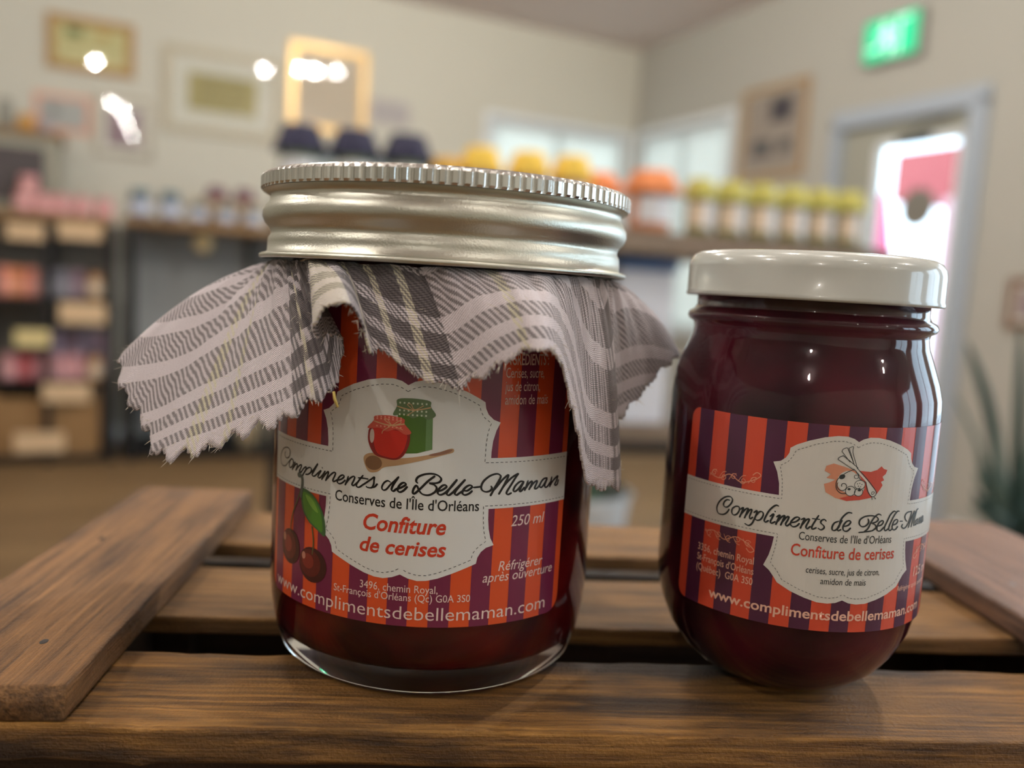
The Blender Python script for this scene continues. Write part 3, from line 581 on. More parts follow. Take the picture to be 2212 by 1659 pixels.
# sides and bottom of the crate below the slats
for x0, x1 in ((-.0905, -.082), (.172, .1805)):
    for z0, z1 in ((-.046, -.010), (-.086, -.052), (-.116, -.092)):
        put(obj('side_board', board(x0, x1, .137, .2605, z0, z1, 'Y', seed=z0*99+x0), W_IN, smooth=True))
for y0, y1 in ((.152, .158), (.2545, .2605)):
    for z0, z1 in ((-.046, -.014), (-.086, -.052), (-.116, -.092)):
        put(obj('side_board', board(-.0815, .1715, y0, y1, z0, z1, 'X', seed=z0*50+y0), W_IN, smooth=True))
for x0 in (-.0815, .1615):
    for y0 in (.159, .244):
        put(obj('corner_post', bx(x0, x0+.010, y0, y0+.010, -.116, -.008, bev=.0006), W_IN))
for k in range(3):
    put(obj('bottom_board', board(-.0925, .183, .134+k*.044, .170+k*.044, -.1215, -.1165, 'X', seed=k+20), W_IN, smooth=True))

tbl = thing('display_table', 'brown wooden table that carries the slatted crate', 'table', Matrix.Translation((0.04, 0.16, -1.0)))
obj('table_top', bx(-.42, .42, -.20, .22, .846, .878, bev=.004), W_TABLE, tbl)
for sx in (-.38, .38):
    for sy in (-.17, .18): obj('leg', bx(sx-.022, sx+.022, sy-.022, sy+.022, 0, .846, bev=.003), W_TABLE, tbl)
obj('apron', bx(-.36, .36, -.16, -.14, .77, .846), W_TABLE, tbl); obj('apron', bx(-.36, .36, .16, .18, .77, .846), W_TABLE, tbl)

# ================================================================== PRINTED LABELS (flat print wrapped round each jar)
def ptm(name, c, rough=.4):
    m = mat('print_'+name, c, rough, spec=.35, coat=.8); m.node_tree.nodes['Principled BSDF'].inputs['Coat Roughness'].default_value = .16; return m
class Sheet:
    def __init__(s, R, label_obj): s.R = R; s.par = label_obj; s.k = 0
    def wrap(s, bm, off):
        for v in bm.verts:
            th = v.co.x/(s.R*1000); r = s.R+(off+v.co.z)/1000; z = v.co.y/1000
            v.co = Vector((r*sin(th), -r*cos(th), z))
    def polys(s, name, polys, m, off, step=1.3, label=None):
        bm = bmesh.new()
        for q, pts in enumerate(polys):
            vs = [bm.verts.new((x, y, q*.0003 % .012)) for x, y in pts]
            if len(vs) > 4 or len(vs) == 3:
                for t in tessellate_polygon([[Vector((x, y, 0)) for x, y in pts]]):
                    try: bm.faces.new([vs[i] for i in t])
                    except ValueError: pass
            else: bm.faces.new(vs)
        if step:
            xs = [v.co.x for v in bm.verts]; x = math.floor(min(xs)/step)*step+step
            wide = max(xs)-min(xs) > step*1.5
            while wide and x < max(xs):
                bmesh.ops.bisect_plane(bm, geom=bm.verts[:]+bm.edges[:]+bm.faces[:], plane_co=(x, 0, 0), plane_no=(1, 0, 0), dist=1e-6); x += step
        s.wrap(bm, off)
        return s._fin(name, bm, m, label)
    def _fin(s, name, bm, m, label=None):
        for f in bm.faces:      # every face looks outwards
            c = f.calc_center_median()
            f.normal_update()
            if f.normal.x*c.x+f.normal.y*c.y < 0: f.normal_flip()
        me = bpy.data.meshes.new(name); bm.to_mesh(me); bm.free()
        o = obj_me(name, me, m, s.par); 
        if label: o['label'] = label
        return o
    def text(s, items, name, m, off, label=None):
        bm = bmesh.new()
        for q, (txt, u0, u1, base, cap, shear, bold) in enumerate(items):
            cu = bpy.data.curves.new('t', 'FONT'); cu.body = txt; cu.size = 1; cu.shear = shear; cu.offset = bold; cu.resolution_u = 3; cu.space_character = 1.0
            ob = bpy.data.objects.new('t', cu); COL.objects.link(ob); bpy.context.view_layer.update()
            me = bpy.data.meshes.new_from_object(ob.evaluated_get(bpy.context.evaluated_depsgraph_get()))
            xs = [v.co.x for v in me.vertices]; k = (u1-u0)/(max(xs)-min(xs)); x0 = min(xs)
            for v in me.vertices: v.co = Vector((u0+(v.co.x-x0)*k, base+v.co.y*cap/CAPH, q*.0006))
            bm.from_mesh(me); bpy.data.objects.remove(ob); bpy.data.curves.remove(cu); bpy.data.meshes.remove(me)
        s.wrap(bm, off); return s._fin(name, bm, m, label)
def cap_height():
    cu = bpy.data.curves.new('t', 'FONT'); cu.body = 'H'; cu.size = 1; ob = bpy.data.objects.new('t', cu); COL.objects.link(ob); bpy.context.view_layer.update()
    me = bpy.data.meshes.new_from_object(ob.evaluated_get(bpy.context.evaluated_depsgraph_get())); h = max(v.co.y for v in me.vertices)
    bpy.data.objects.remove(ob); return h
CAPH = cap_height()
SPIRAL = lambda cx, cy, r, a0, a1, k=.5, n=14: [(cx+r*(1-(1-k)*i/n)*cos(radians(a0+(a1-a0)*i/n)), cy+r*(1-(1-k)*i/n)*sin(radians(a0+(a1-a0)*i/n))) for i in range(n+1)]
SCRIPT_A=[[(-33.04,41.61),(-33.17,40.97),(-32.46,40.57),(-31.38,40.92),(-30.95,41.67),(-31.18,42.43),(-32.28,42.60),(-33.80,42.14),(-34.88,41.18),(-35.29,40.14),(-34.92,39.26),(-34.09,38.81),(-32.84,39.00),(-32.06,39.50),(-31.04,40.38)],[(-30.43,40.77),(-31.03,40.18),(-31.13,39.49),(-30.81,39.08),(-30.12,39.36),(-29.61,40.06),(-29.70,40.64),(-30.21,40.81),(-30.43,40.77)],[(-29.77,40.43),(-29.23,40.24)],[(-28.90,40.44),(-29.33,39.71),(-29.87,38.94)],[(-29.87,38.94),(-29.19,39.67),(-28.46,40.22),(-28.14,40.24),(-28.19,39.80),(-28.57,39.04)],[(-28.57,39.04),(-27.83,39.81),(-27.03,40.32),(-26.73,40.24),(-27.00,39.70),(-27.43,39.05),(-27.19,38.87),(-26.68,39.14)],[(-26.68,39.14),(-26.01,39.89),(-25.34,40.24),(-25.56,39.58),(-26.16,38.74),(-26.47,38.29),(-26.23,37.91)],[(-25.96,38.98),(-25.16,39.92),(-24.36,40.32),(-23.86,40.15),(-24.02,39.54),(-24.70,39.02),(-25.42,38.86)],[(-24.70,39.02),(-23.55,39.82),(-22.22,41.39),(-22.91,40.32),(-23.56,39.30),(-23.51,38.98),(-22.94,39.02),(-22.05,39.76),(-21.36,40.27),(-21.94,39.39),(-22.07,38.98),(-21.61,38.93),(-20.97,39.56),(-20.41,40.30)],[(-21.12,40.88),(-21.03,40.79)],[(-20.41,40.30),(-20.72,39.60),(-21.11,38.76)],[(-21.11,38.76),(-20.38,39.72),(-19.73,40.35),(-19.56,40.24),(-19.78,39.63),(-20.16,38.73)],[(-20.16,38.73),(-19.29,39.71),(-18.51,40.37),(-18.01,40.43),(-18.14,39.90),(-18.53,39.07),(-18.44,38.80),(-18.00,38.96),(-17.52,39.29)],[(-17.59,39.15),(-16.76,39.47),(-16.18,39.97),(-16.34,40.27),(-16.86,40.09),(-17.37,39.51),(-17.54,38.84),(-17.10,38.62),(-16.50,38.87),(-15.93,39.40)],[(-15.30,40.17),(-15.49,39.53),(-15.85,38.65)],[(-15.85,38.65),(-15.13,39.71),(-14.37,40.30),(-14.01,40.25),(-14.13,39.72),(-14.48,38.98),(-14.37,38.70),(-13.95,38.89),(-13.48,39.37)],[(-12.43,40.73),(-13.08,39.86),(-13.60,39.04),(-13.51,38.61),(-13.02,38.61),(-12.42,39.07),(-11.89,39.45),(-10.86,40.26),(-10.28,40.71),(-10.32,40.20),(-10.36,39.44),(-10.72,38.80),(-11.46,38.75),(-11.73,38.90)],[(-13.30,40.21),(-12.41,40.27),(-11.46,40.23)],[(-10.72,38.80),(-10.14,39.03),(-9.74,39.51)],[(-7.35,40.13),(-7.87,40.33),(-8.49,39.90),(-8.84,39.11),(-8.62,38.63),(-8.05,38.79),(-7.33,39.70),(-6.61,40.45),(-5.99,41.13)],[(-5.99,41.13),(-6.48,40.34),(-6.94,39.48),(-7.10,38.84),(-6.77,38.60),(-6.23,39.05),(-5.55,39.29),(-4.71,39.86),(-4.85,40.22),(-5.34,40.12),(-5.87,39.51),(-6.03,38.81),(-5.64,38.53),(-5.03,38.83),(-4.45,39.50)],[(-2.64,40.32),(-2.92,40.70),(-2.63,41.38),(-1.62,41.90),(-0.34,42.09),(0.70,41.87),(1.31,41.30),(1.15,40.77),(0.51,40.48),(-0.64,40.40),(0.14,40.20),(0.62,39.69),(0.46,39.02),(-0.29,38.46),(-1.06,38.29),(-1.85,38.51),(-2.39,39.14),(-2.68,39.79),(-2.94,39.84),(-3.31,39.22),(-3.40,38.55),(-3.14,38.43),(-2.64,38.86),(-1.90,39.64),(-0.92,40.74),(0.14,41.63)],[(0.78,39.03),(1.61,39.32),(2.29,39.87),(2.08,40.20),(1.57,40.05),(1.02,39.44),(0.86,38.77),(1.26,38.45),(1.90,38.67),(2.52,39.21),(3.38,40.23),(3.98,41.10)],[(3.98,41.10),(3.25,40.16),(2.53,39.08),(2.42,38.61),(2.75,38.42),(3.32,38.83),(3.94,39.51),(4.68,40.31),(5.39,41.11)],[(5.39,41.11),(4.69,40.24),(3.95,39.24),(3.78,38.71),(4.12,38.48),(4.63,38.85),(5.27,39.25),(5.93,39.25),(6.70,39.84),(6.54,40.18),(6.01,40.12),(5.32,39.52),(5.09,38.85),(5.51,38.49),(6.22,38.71),(6.74,39.14)],[(7.02,39.82),(7.50,39.85),(8.18,39.92)],[(10.18,39.97),(10.35,39.56),(9.95,39.11),(9.19,39.00),(8.55,39.35),(8.38,40.02),(8.80,40.95),(9.86,41.80),(10.97,42.13),(11.62,41.98),(11.87,41.46),(11.03,39.94),(10.21,38.36)],[(10.72,39.21),(11.52,40.19),(12.40,41.17),(13.39,41.84),(12.81,40.40),(11.76,38.56)],[(12.15,39.29),(12.96,40.33),(14.09,41.35),(15.31,41.96),(14.93,41.44),(14.03,40.06),(13.22,38.75),(13.47,38.33),(14.10,38.53)],[(16.66,40.43),(15.85,40.51),(14.96,39.87),(14.55,39.08),(14.88,38.78),(15.63,39.27),(16.58,40.36),(16.02,39.31),(15.82,38.78),(16.14,38.73),(16.74,39.32)],[(17.50,40.50),(17.28,39.76),(16.93,38.89)],[(16.93,38.89),(17.68,39.93),(18.32,40.36),(18.43,40.07),(17.89,38.95)],[(17.89,38.95),(18.70,39.91),(19.44,40.35),(19.59,40.10),(19.11,39.11),(19.30,38.88),(19.85,39.10),(20.47,39.80)],[(21.99,40.62),(21.15,40.54),(20.50,39.94),(20.25,39.27),(20.63,39.01),(21.24,39.44),(22.00,40.51),(21.53,39.41),(21.67,38.91),(22.19,39.03),(22.77,39.62)],[(23.18,40.63),(23.04,39.94),(22.83,38.95)],[(22.83,38.95),(23.55,39.88),(24.85,40.66),(24.51,39.76),(24.14,39.17),(24.37,38.95),(24.85,39.14),(25.09,39.82)]]
SCRIPT_B=[[(-20.91,38.77),(-21.46,38.77),(-21.97,38.25),(-22.07,37.62),(-21.65,37.36),(-21.12,37.58),(-20.55,38.36),(-20.40,39.00),(-20.76,39.42),(-21.41,39.38),(-22.26,38.89),(-23.08,37.89),(-23.38,36.80),(-23.05,35.96),(-22.29,35.84),(-21.64,36.09),(-21.14,36.62),(-20.91,37.07)],[(-19.66,37.95),(-20.24,37.42),(-20.33,36.70),(-19.92,36.29),(-19.32,36.62),(-18.93,37.41),(-19.09,37.98),(-19.66,37.95)],[(-18.74,37.60),(-18.22,38.01),(-18.37,37.43),(-18.76,36.19)],[(-18.60,36.63),(-17.89,37.73),(-17.34,38.04),(-17.47,37.51),(-17.85,36.24)],[(-17.69,36.67),(-17.10,37.74),(-16.70,37.97),(-16.77,37.46),(-16.99,36.62),(-16.84,36.25),(-16.45,36.58)],[(-16.27,37.51),(-15.80,37.94),(-15.80,37.45),(-16.09,36.40),(-16.49,35.42),(-17.04,34.99),(-17.70,35.19)],[(-15.98,36.82),(-15.35,37.81),(-14.78,37.84),(-14.65,37.27),(-15.04,36.50),(-15.59,36.23),(-16.04,36.41)],[(-12.18,39.39),(-12.60,39.49),(-13.12,39.11),(-13.70,38.33),(-14.09,37.47),(-14.38,36.53),(-14.20,36.17),(-13.70,36.51)],[(-13.47,37.34),(-12.89,37.88),(-13.08,37.16),(-13.33,36.52),(-13.17,36.14),(-12.58,36.50)],[(-12.72,38.40),(-12.68,38.31)],[(-12.36,37.43),(-11.85,37.85),(-12.03,37.24),(-12.38,36.10)],[(-12.23,36.47),(-11.59,37.50),(-11.06,37.88),(-11.20,37.27),(-11.56,36.12)],[(-11.41,36.55),(-10.78,37.58),(-10.36,37.79),(-10.47,37.19),(-10.77,36.46),(-10.55,36.08),(-9.97,36.67)],[(-9.80,36.80),(-9.10,37.09),(-8.61,37.64),(-8.82,37.91),(-9.34,37.74),(-9.91,36.98),(-9.94,36.39),(-9.46,36.11),(-8.94,36.33),(-8.58,36.77)],[(-8.29,37.57),(-7.77,37.85),(-7.91,37.34),(-8.28,36.05)],[(-8.10,36.54),(-7.52,37.54),(-7.02,37.82),(-7.07,37.35),(-7.41,36.43),(-7.20,36.05),(-6.74,36.46)],[(-5.52,38.58),(-6.06,37.46),(-6.43,36.55),(-6.34,36.07),(-5.76,36.37)],[(-6.49,37.95),(-5.29,37.91)],[(-4.18,37.70),(-4.51,37.98),(-4.98,37.73),(-5.03,37.31),(-4.49,36.83),(-4.45,36.42),(-4.92,36.10),(-5.38,36.33)],[(-2.10,37.85),(-2.77,37.49),(-3.09,36.74),(-2.94,36.21),(-2.44,36.26),(-1.90,36.93),(-1.80,37.87),(-1.37,38.73),(-0.62,39.44),(0.06,39.40)],[(-1.50,37.99),(-2.00,36.92),(-2.16,36.44),(-2.02,36.16),(-1.59,36.37)],[(-1.14,36.97),(-0.39,37.21),(0.03,37.75),(-0.21,38.05),(-0.76,37.82),(-1.20,37.07),(-1.12,36.34),(-0.58,36.14),(-0.19,36.39),(0.07,36.71)],[(3.17,38.44),(3.36,37.82),(2.86,37.19),(2.10,37.08),(1.60,37.59),(1.73,38.32),(2.55,38.86),(3.78,39.02),(4.88,38.75),(5.21,38.22),(4.64,37.81),(3.95,37.69),(4.69,37.39),(4.90,36.86),(4.23,36.35),(3.21,36.17),(1.72,36.00)],[(5.75,39.07),(5.17,39.27),(4.51,38.86),(3.82,37.82),(3.37,36.77),(2.76,36.19)],[(5.27,37.12),(6.04,37.36),(6.35,37.88),(6.07,38.09),(5.49,37.79),(5.11,36.96),(5.31,36.33),(5.93,36.29),(6.49,36.82)],[(8.95,39.53),(8.48,39.68),(7.74,39.08),(7.23,38.05),(6.74,36.91),(6.93,36.27),(7.47,36.51)],[(9.81,39.58),(9.34,39.61),(8.60,38.83),(7.96,37.60),(7.69,36.66),(7.96,36.22),(8.43,36.46)],[(8.64,37.19),(9.39,37.41),(9.68,37.92),(9.28,38.16),(8.75,37.87),(8.45,37.04),(8.69,36.39),(9.27,36.33),(9.78,36.80)],[(10.23,37.77),(10.89,37.72)],[(11.04,37.12),(10.86,36.76),(11.41,36.39),(12.05,36.55),(12.61,37.24),(13.04,38.27),(13.33,39.09)],[(12.20,37.55),(11.60,38.08),(11.48,38.73),(12.07,39.22),(13.29,39.29)],[(13.33,39.09),(13.15,37.72),(12.85,36.46)],[(13.09,37.08),(13.66,38.42),(14.26,39.26),(13.97,37.84),(13.68,36.48)],[(13.91,37.21),(14.41,38.55),(15.05,39.39),(15.46,39.52)],[(15.05,39.39),(14.58,37.77),(14.36,36.94),(14.54,36.57),(14.93,36.70)],[(15.79,37.67),(15.09,37.39),(14.92,36.76),(15.36,36.68),(15.81,37.62),(15.65,36.88),(15.93,36.65)],[(16.37,37.70),(16.20,36.70)],[(16.24,36.80),(16.72,37.76),(16.77,36.67)],[(16.80,36.83),(17.14,37.81),(17.35,36.69),(17.55,36.77)],[(17.74,37.89),(17.53,37.37),(17.64,36.81),(18.02,36.97),(17.93,37.92),(18.21,36.83)]]

INK = ptm('black', rgb(16, 16, 18)); INKG = ptm('charcoal', rgb(38, 44, 46)); STITCH = ptm('stitch_grey', rgb(70, 72, 74))
PW = ptm('cream_paper', rgb(230, 231, 228)); PW2 = ptm('speckled_cream', rgb(220, 217, 210))
MATS['print_speckled_cream'].name = 'print_speckled_cream'
RED = ptm('red', rgb(212, 62, 36)); TXT = ptm('pale_text', rgb(238, 214, 206)); TXT2 = ptm('pale_peach_text', rgb(240, 190, 168))

def glass_mat(name, tint=(1, 1, 1, 1)):
    m = bpy.data.materials.new(name); m.use_nodes = True; b = m.node_tree.nodes['Principled BSDF']
    b.inputs['Base Color'].default_value = tint; b.inputs['Roughness'].default_value = 0.015; b.inputs['Transmission Weight'].default_value = 1; b.inputs['IOR'].default_value = 1.5
    return m
GLASS = glass_mat('jar_glass')
def jam_mat(name, c1, c2, sc):
    m = mat(name, c1, .5, spec=.15)
    nt = m.node_tree; b = nt.nodes['Principled BSDF']; tc = nt.nodes.new('ShaderNodeTexCoord'); n = nt.nodes.new('ShaderNodeTexNoise'); n.inputs['Scale'].default_value = sc; n.inputs['Detail'].default_value = 1.5
    r = nt.nodes.new('ShaderNodeValToRGB'); r.color_ramp.elements[0].position = .4; r.color_ramp.elements[1].position = .68; r.color_ramp.elements[0].color = c1; r.color_ramp.elements[1].color = c2
    nt.links.new(tc.outputs['Object'], n.inputs['Vector']); nt.links.new(n.outputs['Fac'], r.inputs[0]); nt.links.new(r.outputs[0], b.inputs['Base Color'])
    return m
JAM1 = jam_mat('cherry_jam', rgb(62, 6, 11), rgb(122, 16, 18), 70); JAM2 = jam_mat('cherry_jam_dark', rgb(54, 10, 30), rgb(112, 24, 44), 60)

# ================================================================== LARGE JAR
J1 = Matrix.Translation((-.0014, .1756, 0.0)); R1 = .033
jar1 = thing('jam_jar', 'tall cherry jam jar with silver screw ring and grey checked cloth frill', 'jar', J1)
mm = lambda pr: [(r/1000, z/1000) for r, z in pr]
out1 = [(0, 1.6), (18, 1.4), (25, .7), (28, .05), (29.4, .25), (30.6, 1.6), (31.5, 4.2), (32.3, 8), (32.8, 11.5), (33, 15), (33, 60), (32.7, 64), (31.6, 67.5), (30.6, 69.5), (30.4, 76), (30.4, 91)]
in1 = [(28.6, 91), (28.6, 72), (29.6, 68.5), (31, 64), (31.2, 60), (31.2, 15), (30.8, 10.5), (29.7, 8.0), (28.2, 5.9), (25, 4.8), (0, 4.6)]
obj('glass_body', lathe(bmesh.new(), mm(out1+in1), 160), GLASS, jar1, True)
jm = [(r+.03 if r else 0, z-.03) for r, z in in1[::-1]]; jm = [p for p in jm if p[1] < 80]+[(28.5, 80), (0, 80)]
obj('jam', lathe(bmesh.new(), mm(jm), 128), JAM1, jar1, True)
# metal: flat lid disc and screw ring with a knurled crown
TIN = mat('brushed_tin', rgb(204, 203, 190), .36, 1.0, bump=.15, bscale=2600)
ring = [(36.3, 77.45), (36.75, 77.6), (36.8, 78.2), (36.3, 78.45), (35.35, 78.7), (35.25, 80.6), (35.15, 81.4), (34.75, 82.0), (34.7, 82.6), (35.1, 83.4), (35.9, 84.3), (36.35, 85.4), (36.25, 86.6), (35.7, 87.6), (35.1, 88.4), (34.95, 89.1), (35.15, 89.6), (35.9, 90.0)]
nk = 112
def knurl(i, t):
    return 0
prof1 = ring+[(36.35, 90.25)]
bm = lathe(bmesh.new(), mm(prof1), 224)
obj('screw_ring', bm, TIN, jar1, True)
bm = bmesh.new(); nn = nk*8; rows = [(36.0, 90.15, 0), (36.5, 90.35, .3), (36.75, 90.75, 1), (36.75, 92.7, 1), (36.45, 93.15, .5), (35.8, 93.5, 0), (34.6, 93.65, 0), (32.6, 93.55, 0), (32.4, 93.1, 0)]
prev = None
for (r, z, a) in rows:
    cur = []
    for k in range(nn):
        ph = (k % 8)/8; rr = r-(.42*a if ph in (0.0, 0.125) else .30*a if ph in (.25, .875) else 0)
        t = 2*pi*k/nn; cur.append(bm.verts.new((rr/1000*sin(t), -rr/1000*cos(t), z/1000)))
    if prev:
        for k in range(nn): bm.faces.new((prev[k], prev[(k+1) % nn], cur[(k+1) % nn], cur[k]))
    prev = cur
TIN2 = mat('bright_tin', rgb(218, 216, 210), .24, 1.0, bump=.08, bscale=3000)
o = obj('knurled_crown', bm, TIN2, jar1, False); o['label'] = 'ribbed silver rim at the top of the ring'
obj('lid_disc', lathe(bmesh.new(), mm([(0, 93.35), (28, 93.35), (29, 93.0), (32.5, 92.95), (32.5, 91.2), (0, 91.2)]), 96), TIN, jar1, False)

# label of the large jar
A0, A1_, ZA, ZB = -37.8, 27.25, 14.6, 70.0
L1 = obj_me('label', bpy.data.meshes.new('label'), None, jar1); L1['label'] = 'orange and purple striped paper label with a cream badge'
def sheet_mesh(lab, R, u0, u1, z0, z1, r, m):
    s = Sheet(R, lab); s.par = None
    o = s.polys('tmp', [rrect(u0, u1, z0, z1, r)], m, .06); me = o.data; me.name = 'label'; bpy.data.objects.remove(o); lab.data = me
    return Sheet(R, lab)
ORA = ptm('orange', rgb(222, 84, 38)); PUR = ptm('purple', rgb(118, 34, 70))
S1 = sheet_mesh(L1, R1, A0, A1_, ZA, ZB, 3.0, ORA)
S1.polys('purple_stripes', stripes(A0, A1_, ZA, ZB, 3.0, 0.2, 3.65), PUR, .09)
half = [(0, 57.1), (1.1, 57.75), (2.6, 58.1), (4.6, 58.0), (7.2, 57.5), (10, 56.5), (12, 55.5), (13.3, 54.75), (13.5, 53.6), (14, 52.6), (15, 51.7), (16.3, 51.2), (15.6, 49.8), (15.1, 48), (14.9, 46), (14.9, 44.95)]
halfb = [(14.95, 35.9), (15.0, 34), (15.2, 32.2), (15.6, 30.6), (16.3, 29.3), (14.9, 28.9), (14.0, 28.2), (13.4, 27.2), (13.2, 26.1), (11.5, 25.4), (9, 24.4), (6.5, 23.5), (4.6, 23.05), (3, 22.95), (1.4, 23.3), (0, 23.9)]
cx = -5.0
badge = [(cx+x, y) for x, y in half]+[(A1_-.02, 44.95), (A1_-.02, 35.9)]+[(cx+x, y) for x, y in halfb]+[(cx-x, y) for x, y in halfb[-2::-1]]+[(A0+.02, 35.9), (A0+.02, 44.95)]+[(cx-x, y) for x, y in half[:0:-1]]
S1.polys('cream_badge', [badge], PW, .12)
dt = [(0, 56.0), (1, 56.6), (2.6, 57.05), (4.6, 56.95), (7.0, 56.45), (9.7, 55.5), (12.3, 54.2), (12.6, 53.1), (13.3, 52), (14.6, 51.1), (14.1, 49.6), (13.85, 47.5), (13.8, 44.15)]
db = [(14.0, 36.45), (14.1, 34), (14.3, 32), (14.8, 30.0), (13.6, 29.3), (12.6, 28.2), (12.2, 26.8), (9.8, 25.8), (6.5, 24.5), (4.6, 24.0), (3, 23.95), (1.2, 24.4), (0, 25.1)]
ds = []
for sg, e in ((1, A1_-.3), (-1, A0+.3)):
    ds += dashes([(cx+sg*x, y) for x, y in dt]+[(e, 44.15)]); ds += dashes([(e, 36.45)]+[(cx+sg*x, y) for x, y in db])
S1.polys('stitching', ds, STITCH, .15, step=0)
sc_ = []
for i, st in enumerate(SCRIPT_A):
    w_ = .22 if i == 0 else (.42 if i > 19 else .34)
    sc_ += rib(st, w_, 6, True, (.62, .5))
S1.polys('script_lettering', sc_, INK, .16, step=0, label='black handwriting lettering across the badge')
S1.text([("Conserves de l'\u00cele d'Orl\u00e9ans", -17.9, 8.2, 35.62, 1.85, 0, .008)], 'subtitle_lettering', INK, .16)
S1.text([('Confiture', -12.0, 2.6, 31.4, 2.75, .22, .022), ('de cerises', -12.5, 2.8, 27.45, 2.55, .22, .022)], 'flavour_lettering', RED, .16, label='bold red lettering')
S1.text([('250 ml', 14.5, 21.9, 32.45, 1.95, .2, .0), ('R\u00e9frig\u00e9rer', 12.5, 22.2, 24.45, 1.75, .2, 0), ('apr\u00e8s ouverture', 9.6, 24.9, 22.55, 1.75, .2, 0),
         ('3496, chemin Royal,', -12.2, 1.7, 20.75, 1.35, 0, 0), ("St-Fran\u00e7ois d'Orl\u00e9ans (Qc) G0A 3S0", -17.5, 7.5, 19.2, 1.3, 0, 0),
         ('www.complimentsdebellemaman.com', -35.2, 23.5, 15.85, 2.35, 0, -.004),
         ('INGREDIENTS :', 11.4, 20.6, 61.3, 1.9, 0, .012), ('Cerises, sucre,', 11.8, 19.7, 59.05, 1.75, 0, 0), ('jus de citron,', 11.8, 18.9, 56.7, 1.75, 0, 0), ('amidon de ma\u00efs', 11.9, 20.9, 54.35, 1.75, 0, 0)],
        'small_lettering', TXT, .12, label='pale lettering on the stripes')
# printed cherries with a leaf
CH = ptm('cherry', rgb(92, 22, 18), .35); CHD = ptm('cherry_dark', rgb(62, 16, 16), .35); CHL = ptm('cherry_light', rgb(128, 38, 28), .35); SH = ptm('shine', rgb(190, 130, 110), .35)
S1.polys('printed_cherry', [ellp(-29.8, 24.4, 3.3, 3.3), ellp(-22.9, 22.6, 3.6, 3.25)], CHD, .155)
S1.polys('printed_cherry', [ellp(-30.3, 24.6, 2.6, 2.7), ellp(-23.5, 22.8, 2.8, 2.55)], CH, .17)
S1.polys('printed_cherry', [ellp(-30.6, 24.8, 1.5, 1.6), ellp(-24.0, 23.1, 1.6, 1.4)], CHL, .185)
S1.polys('printed_cherry_shine', [ellp(-32.0, 25.8, .5, .8), ellp(-25.2, 23.9, .5, .7)], SH, .2)
LF = ptm('leaf', rgb(84, 140, 44)); LFD = ptm('leaf_edge', rgb(66, 104, 58)); LFL = ptm('leaf_light', rgb(124, 172, 66)); STM = ptm('stem', rgb(84, 88, 48))
leaf = cr([(-26.6, 36.1), (-24.4, 36.0), (-22.3, 34.9), (-20.6, 32.8), (-19.9, 30.4), (-20.0, 28.5), (-21.8, 29.3), (-24.0, 30.3), (-25.8, 32.0), (-26.6, 34.2)], 4, True)
S1.polys('printed_leaf', [leaf], LFD, .17)
S1.polys('printed_leaf', [[(-23.3+(x+23.3)*.8, 32.4+(y-32.4)*.84) for x, y in leaf]], LF, .185)
S1.polys('printed_leaf', [cr([(-25.2, 35.2), (-23.2, 34.6), (-21.7, 32.6), (-22.8, 32.8), (-24.4, 34.0)], 4, True)], LFL, .2)
S1.polys('printed_stem', rib([(-30.0, 27.0), (-29.3, 30.5), (-27.6, 33.8), (-26.6, 36.2)], .3)+rib([(-22.9, 24.6), (-22.7, 27.0), (-23.2, 29.6)], .32), STM, .165, step=0)
S1.polys('printed_stem', rib([(-27.0, 38.4), (-26.4, 38.0), (-26.3, 36.8), (-26.6, 34.6)], .7)+[ellp(-27.3, 38.4, .6, .5)], ptm('stem_grey', rgb(92, 100, 92)), .21, step=0)
# printed spoon and two little jars
SPN = ptm('spoon', rgb(190, 152, 112)); SPD = ptm('spoon_bowl', rgb(132, 96, 66)); GRN = ptm('green_jar', rgb(74, 112, 38)); GRD = ptm('green_cloth', rgb(98, 122, 82)); RJ = ptm('red_jar', rgb(196, 40, 28)); RJD = ptm('red_jar_dark', rgb(138, 30, 28)); RC = ptm('red_cloth', rgb(202, 84, 66)); TW = ptm('twine', rgb(206, 166, 122)); WH = ptm('white_check', rgb(206, 216, 192)); PK = ptm('pink_check', rgb(230, 150, 132)); GL = ptm('jar_shine', rgb(206, 186, 176))
S1.polys('printed_spoon', [cr([(-12.4, 43.4), (-12.2, 44.4), (-11, 44.9), (-9.6, 44.8), (-8.4, 44.2), (-4, 44.7), (0, 45.6), (2.4, 46.5), (3.2, 46.5), (3.1, 45.9), (1.5, 45.4), (-2, 44.3), (-6, 43.2), (-8.6, 42.6), (-9.8, 41.7), (-11.4, 41.6)], 4, True)], SPN, .155)
S1.polys('printed_spoon_bowl', [ellp(-10.55, 43.2, 1.55, 1.25)], SPD, .17); S1.polys('printed_spoon_handle', [cr([(-1, 45.35), (1, 45.95), (2.4, 46.4), (3.0, 46.3), (2.2, 45.75), (0, 45.2)], 4, True)], ptm('spoon_end', rgb(150, 106, 84)), .17)
S1.polys('printed_green_jar', [[(-6.6, 52.2), (-.6, 52.2), (-.45, 46.3), (-3, 45.5), (-6.3, 45.2)]], GRN, .16)
S1.polys('printed_green_jar_shade', [[(-1.7, 52.0), (-.6, 52.0), (-.5, 46.3), (-1.6, 46.0)]], ptm('green_pale', rgb(102, 140, 84)), .172)
S1.polys('printed_green_cloth', [cr([(-6.7, 54.6), (-4, 54.9), (-1.2, 54.6), (-1.0, 53.6), (-.1, 52.2), (-1.4, 51.4), (-2.6, 52.0), (-4.0, 51.5), (-5.4, 52.1), (-7.4, 51.8), (-6.8, 53.4)], 4, True)], GRD, .18)
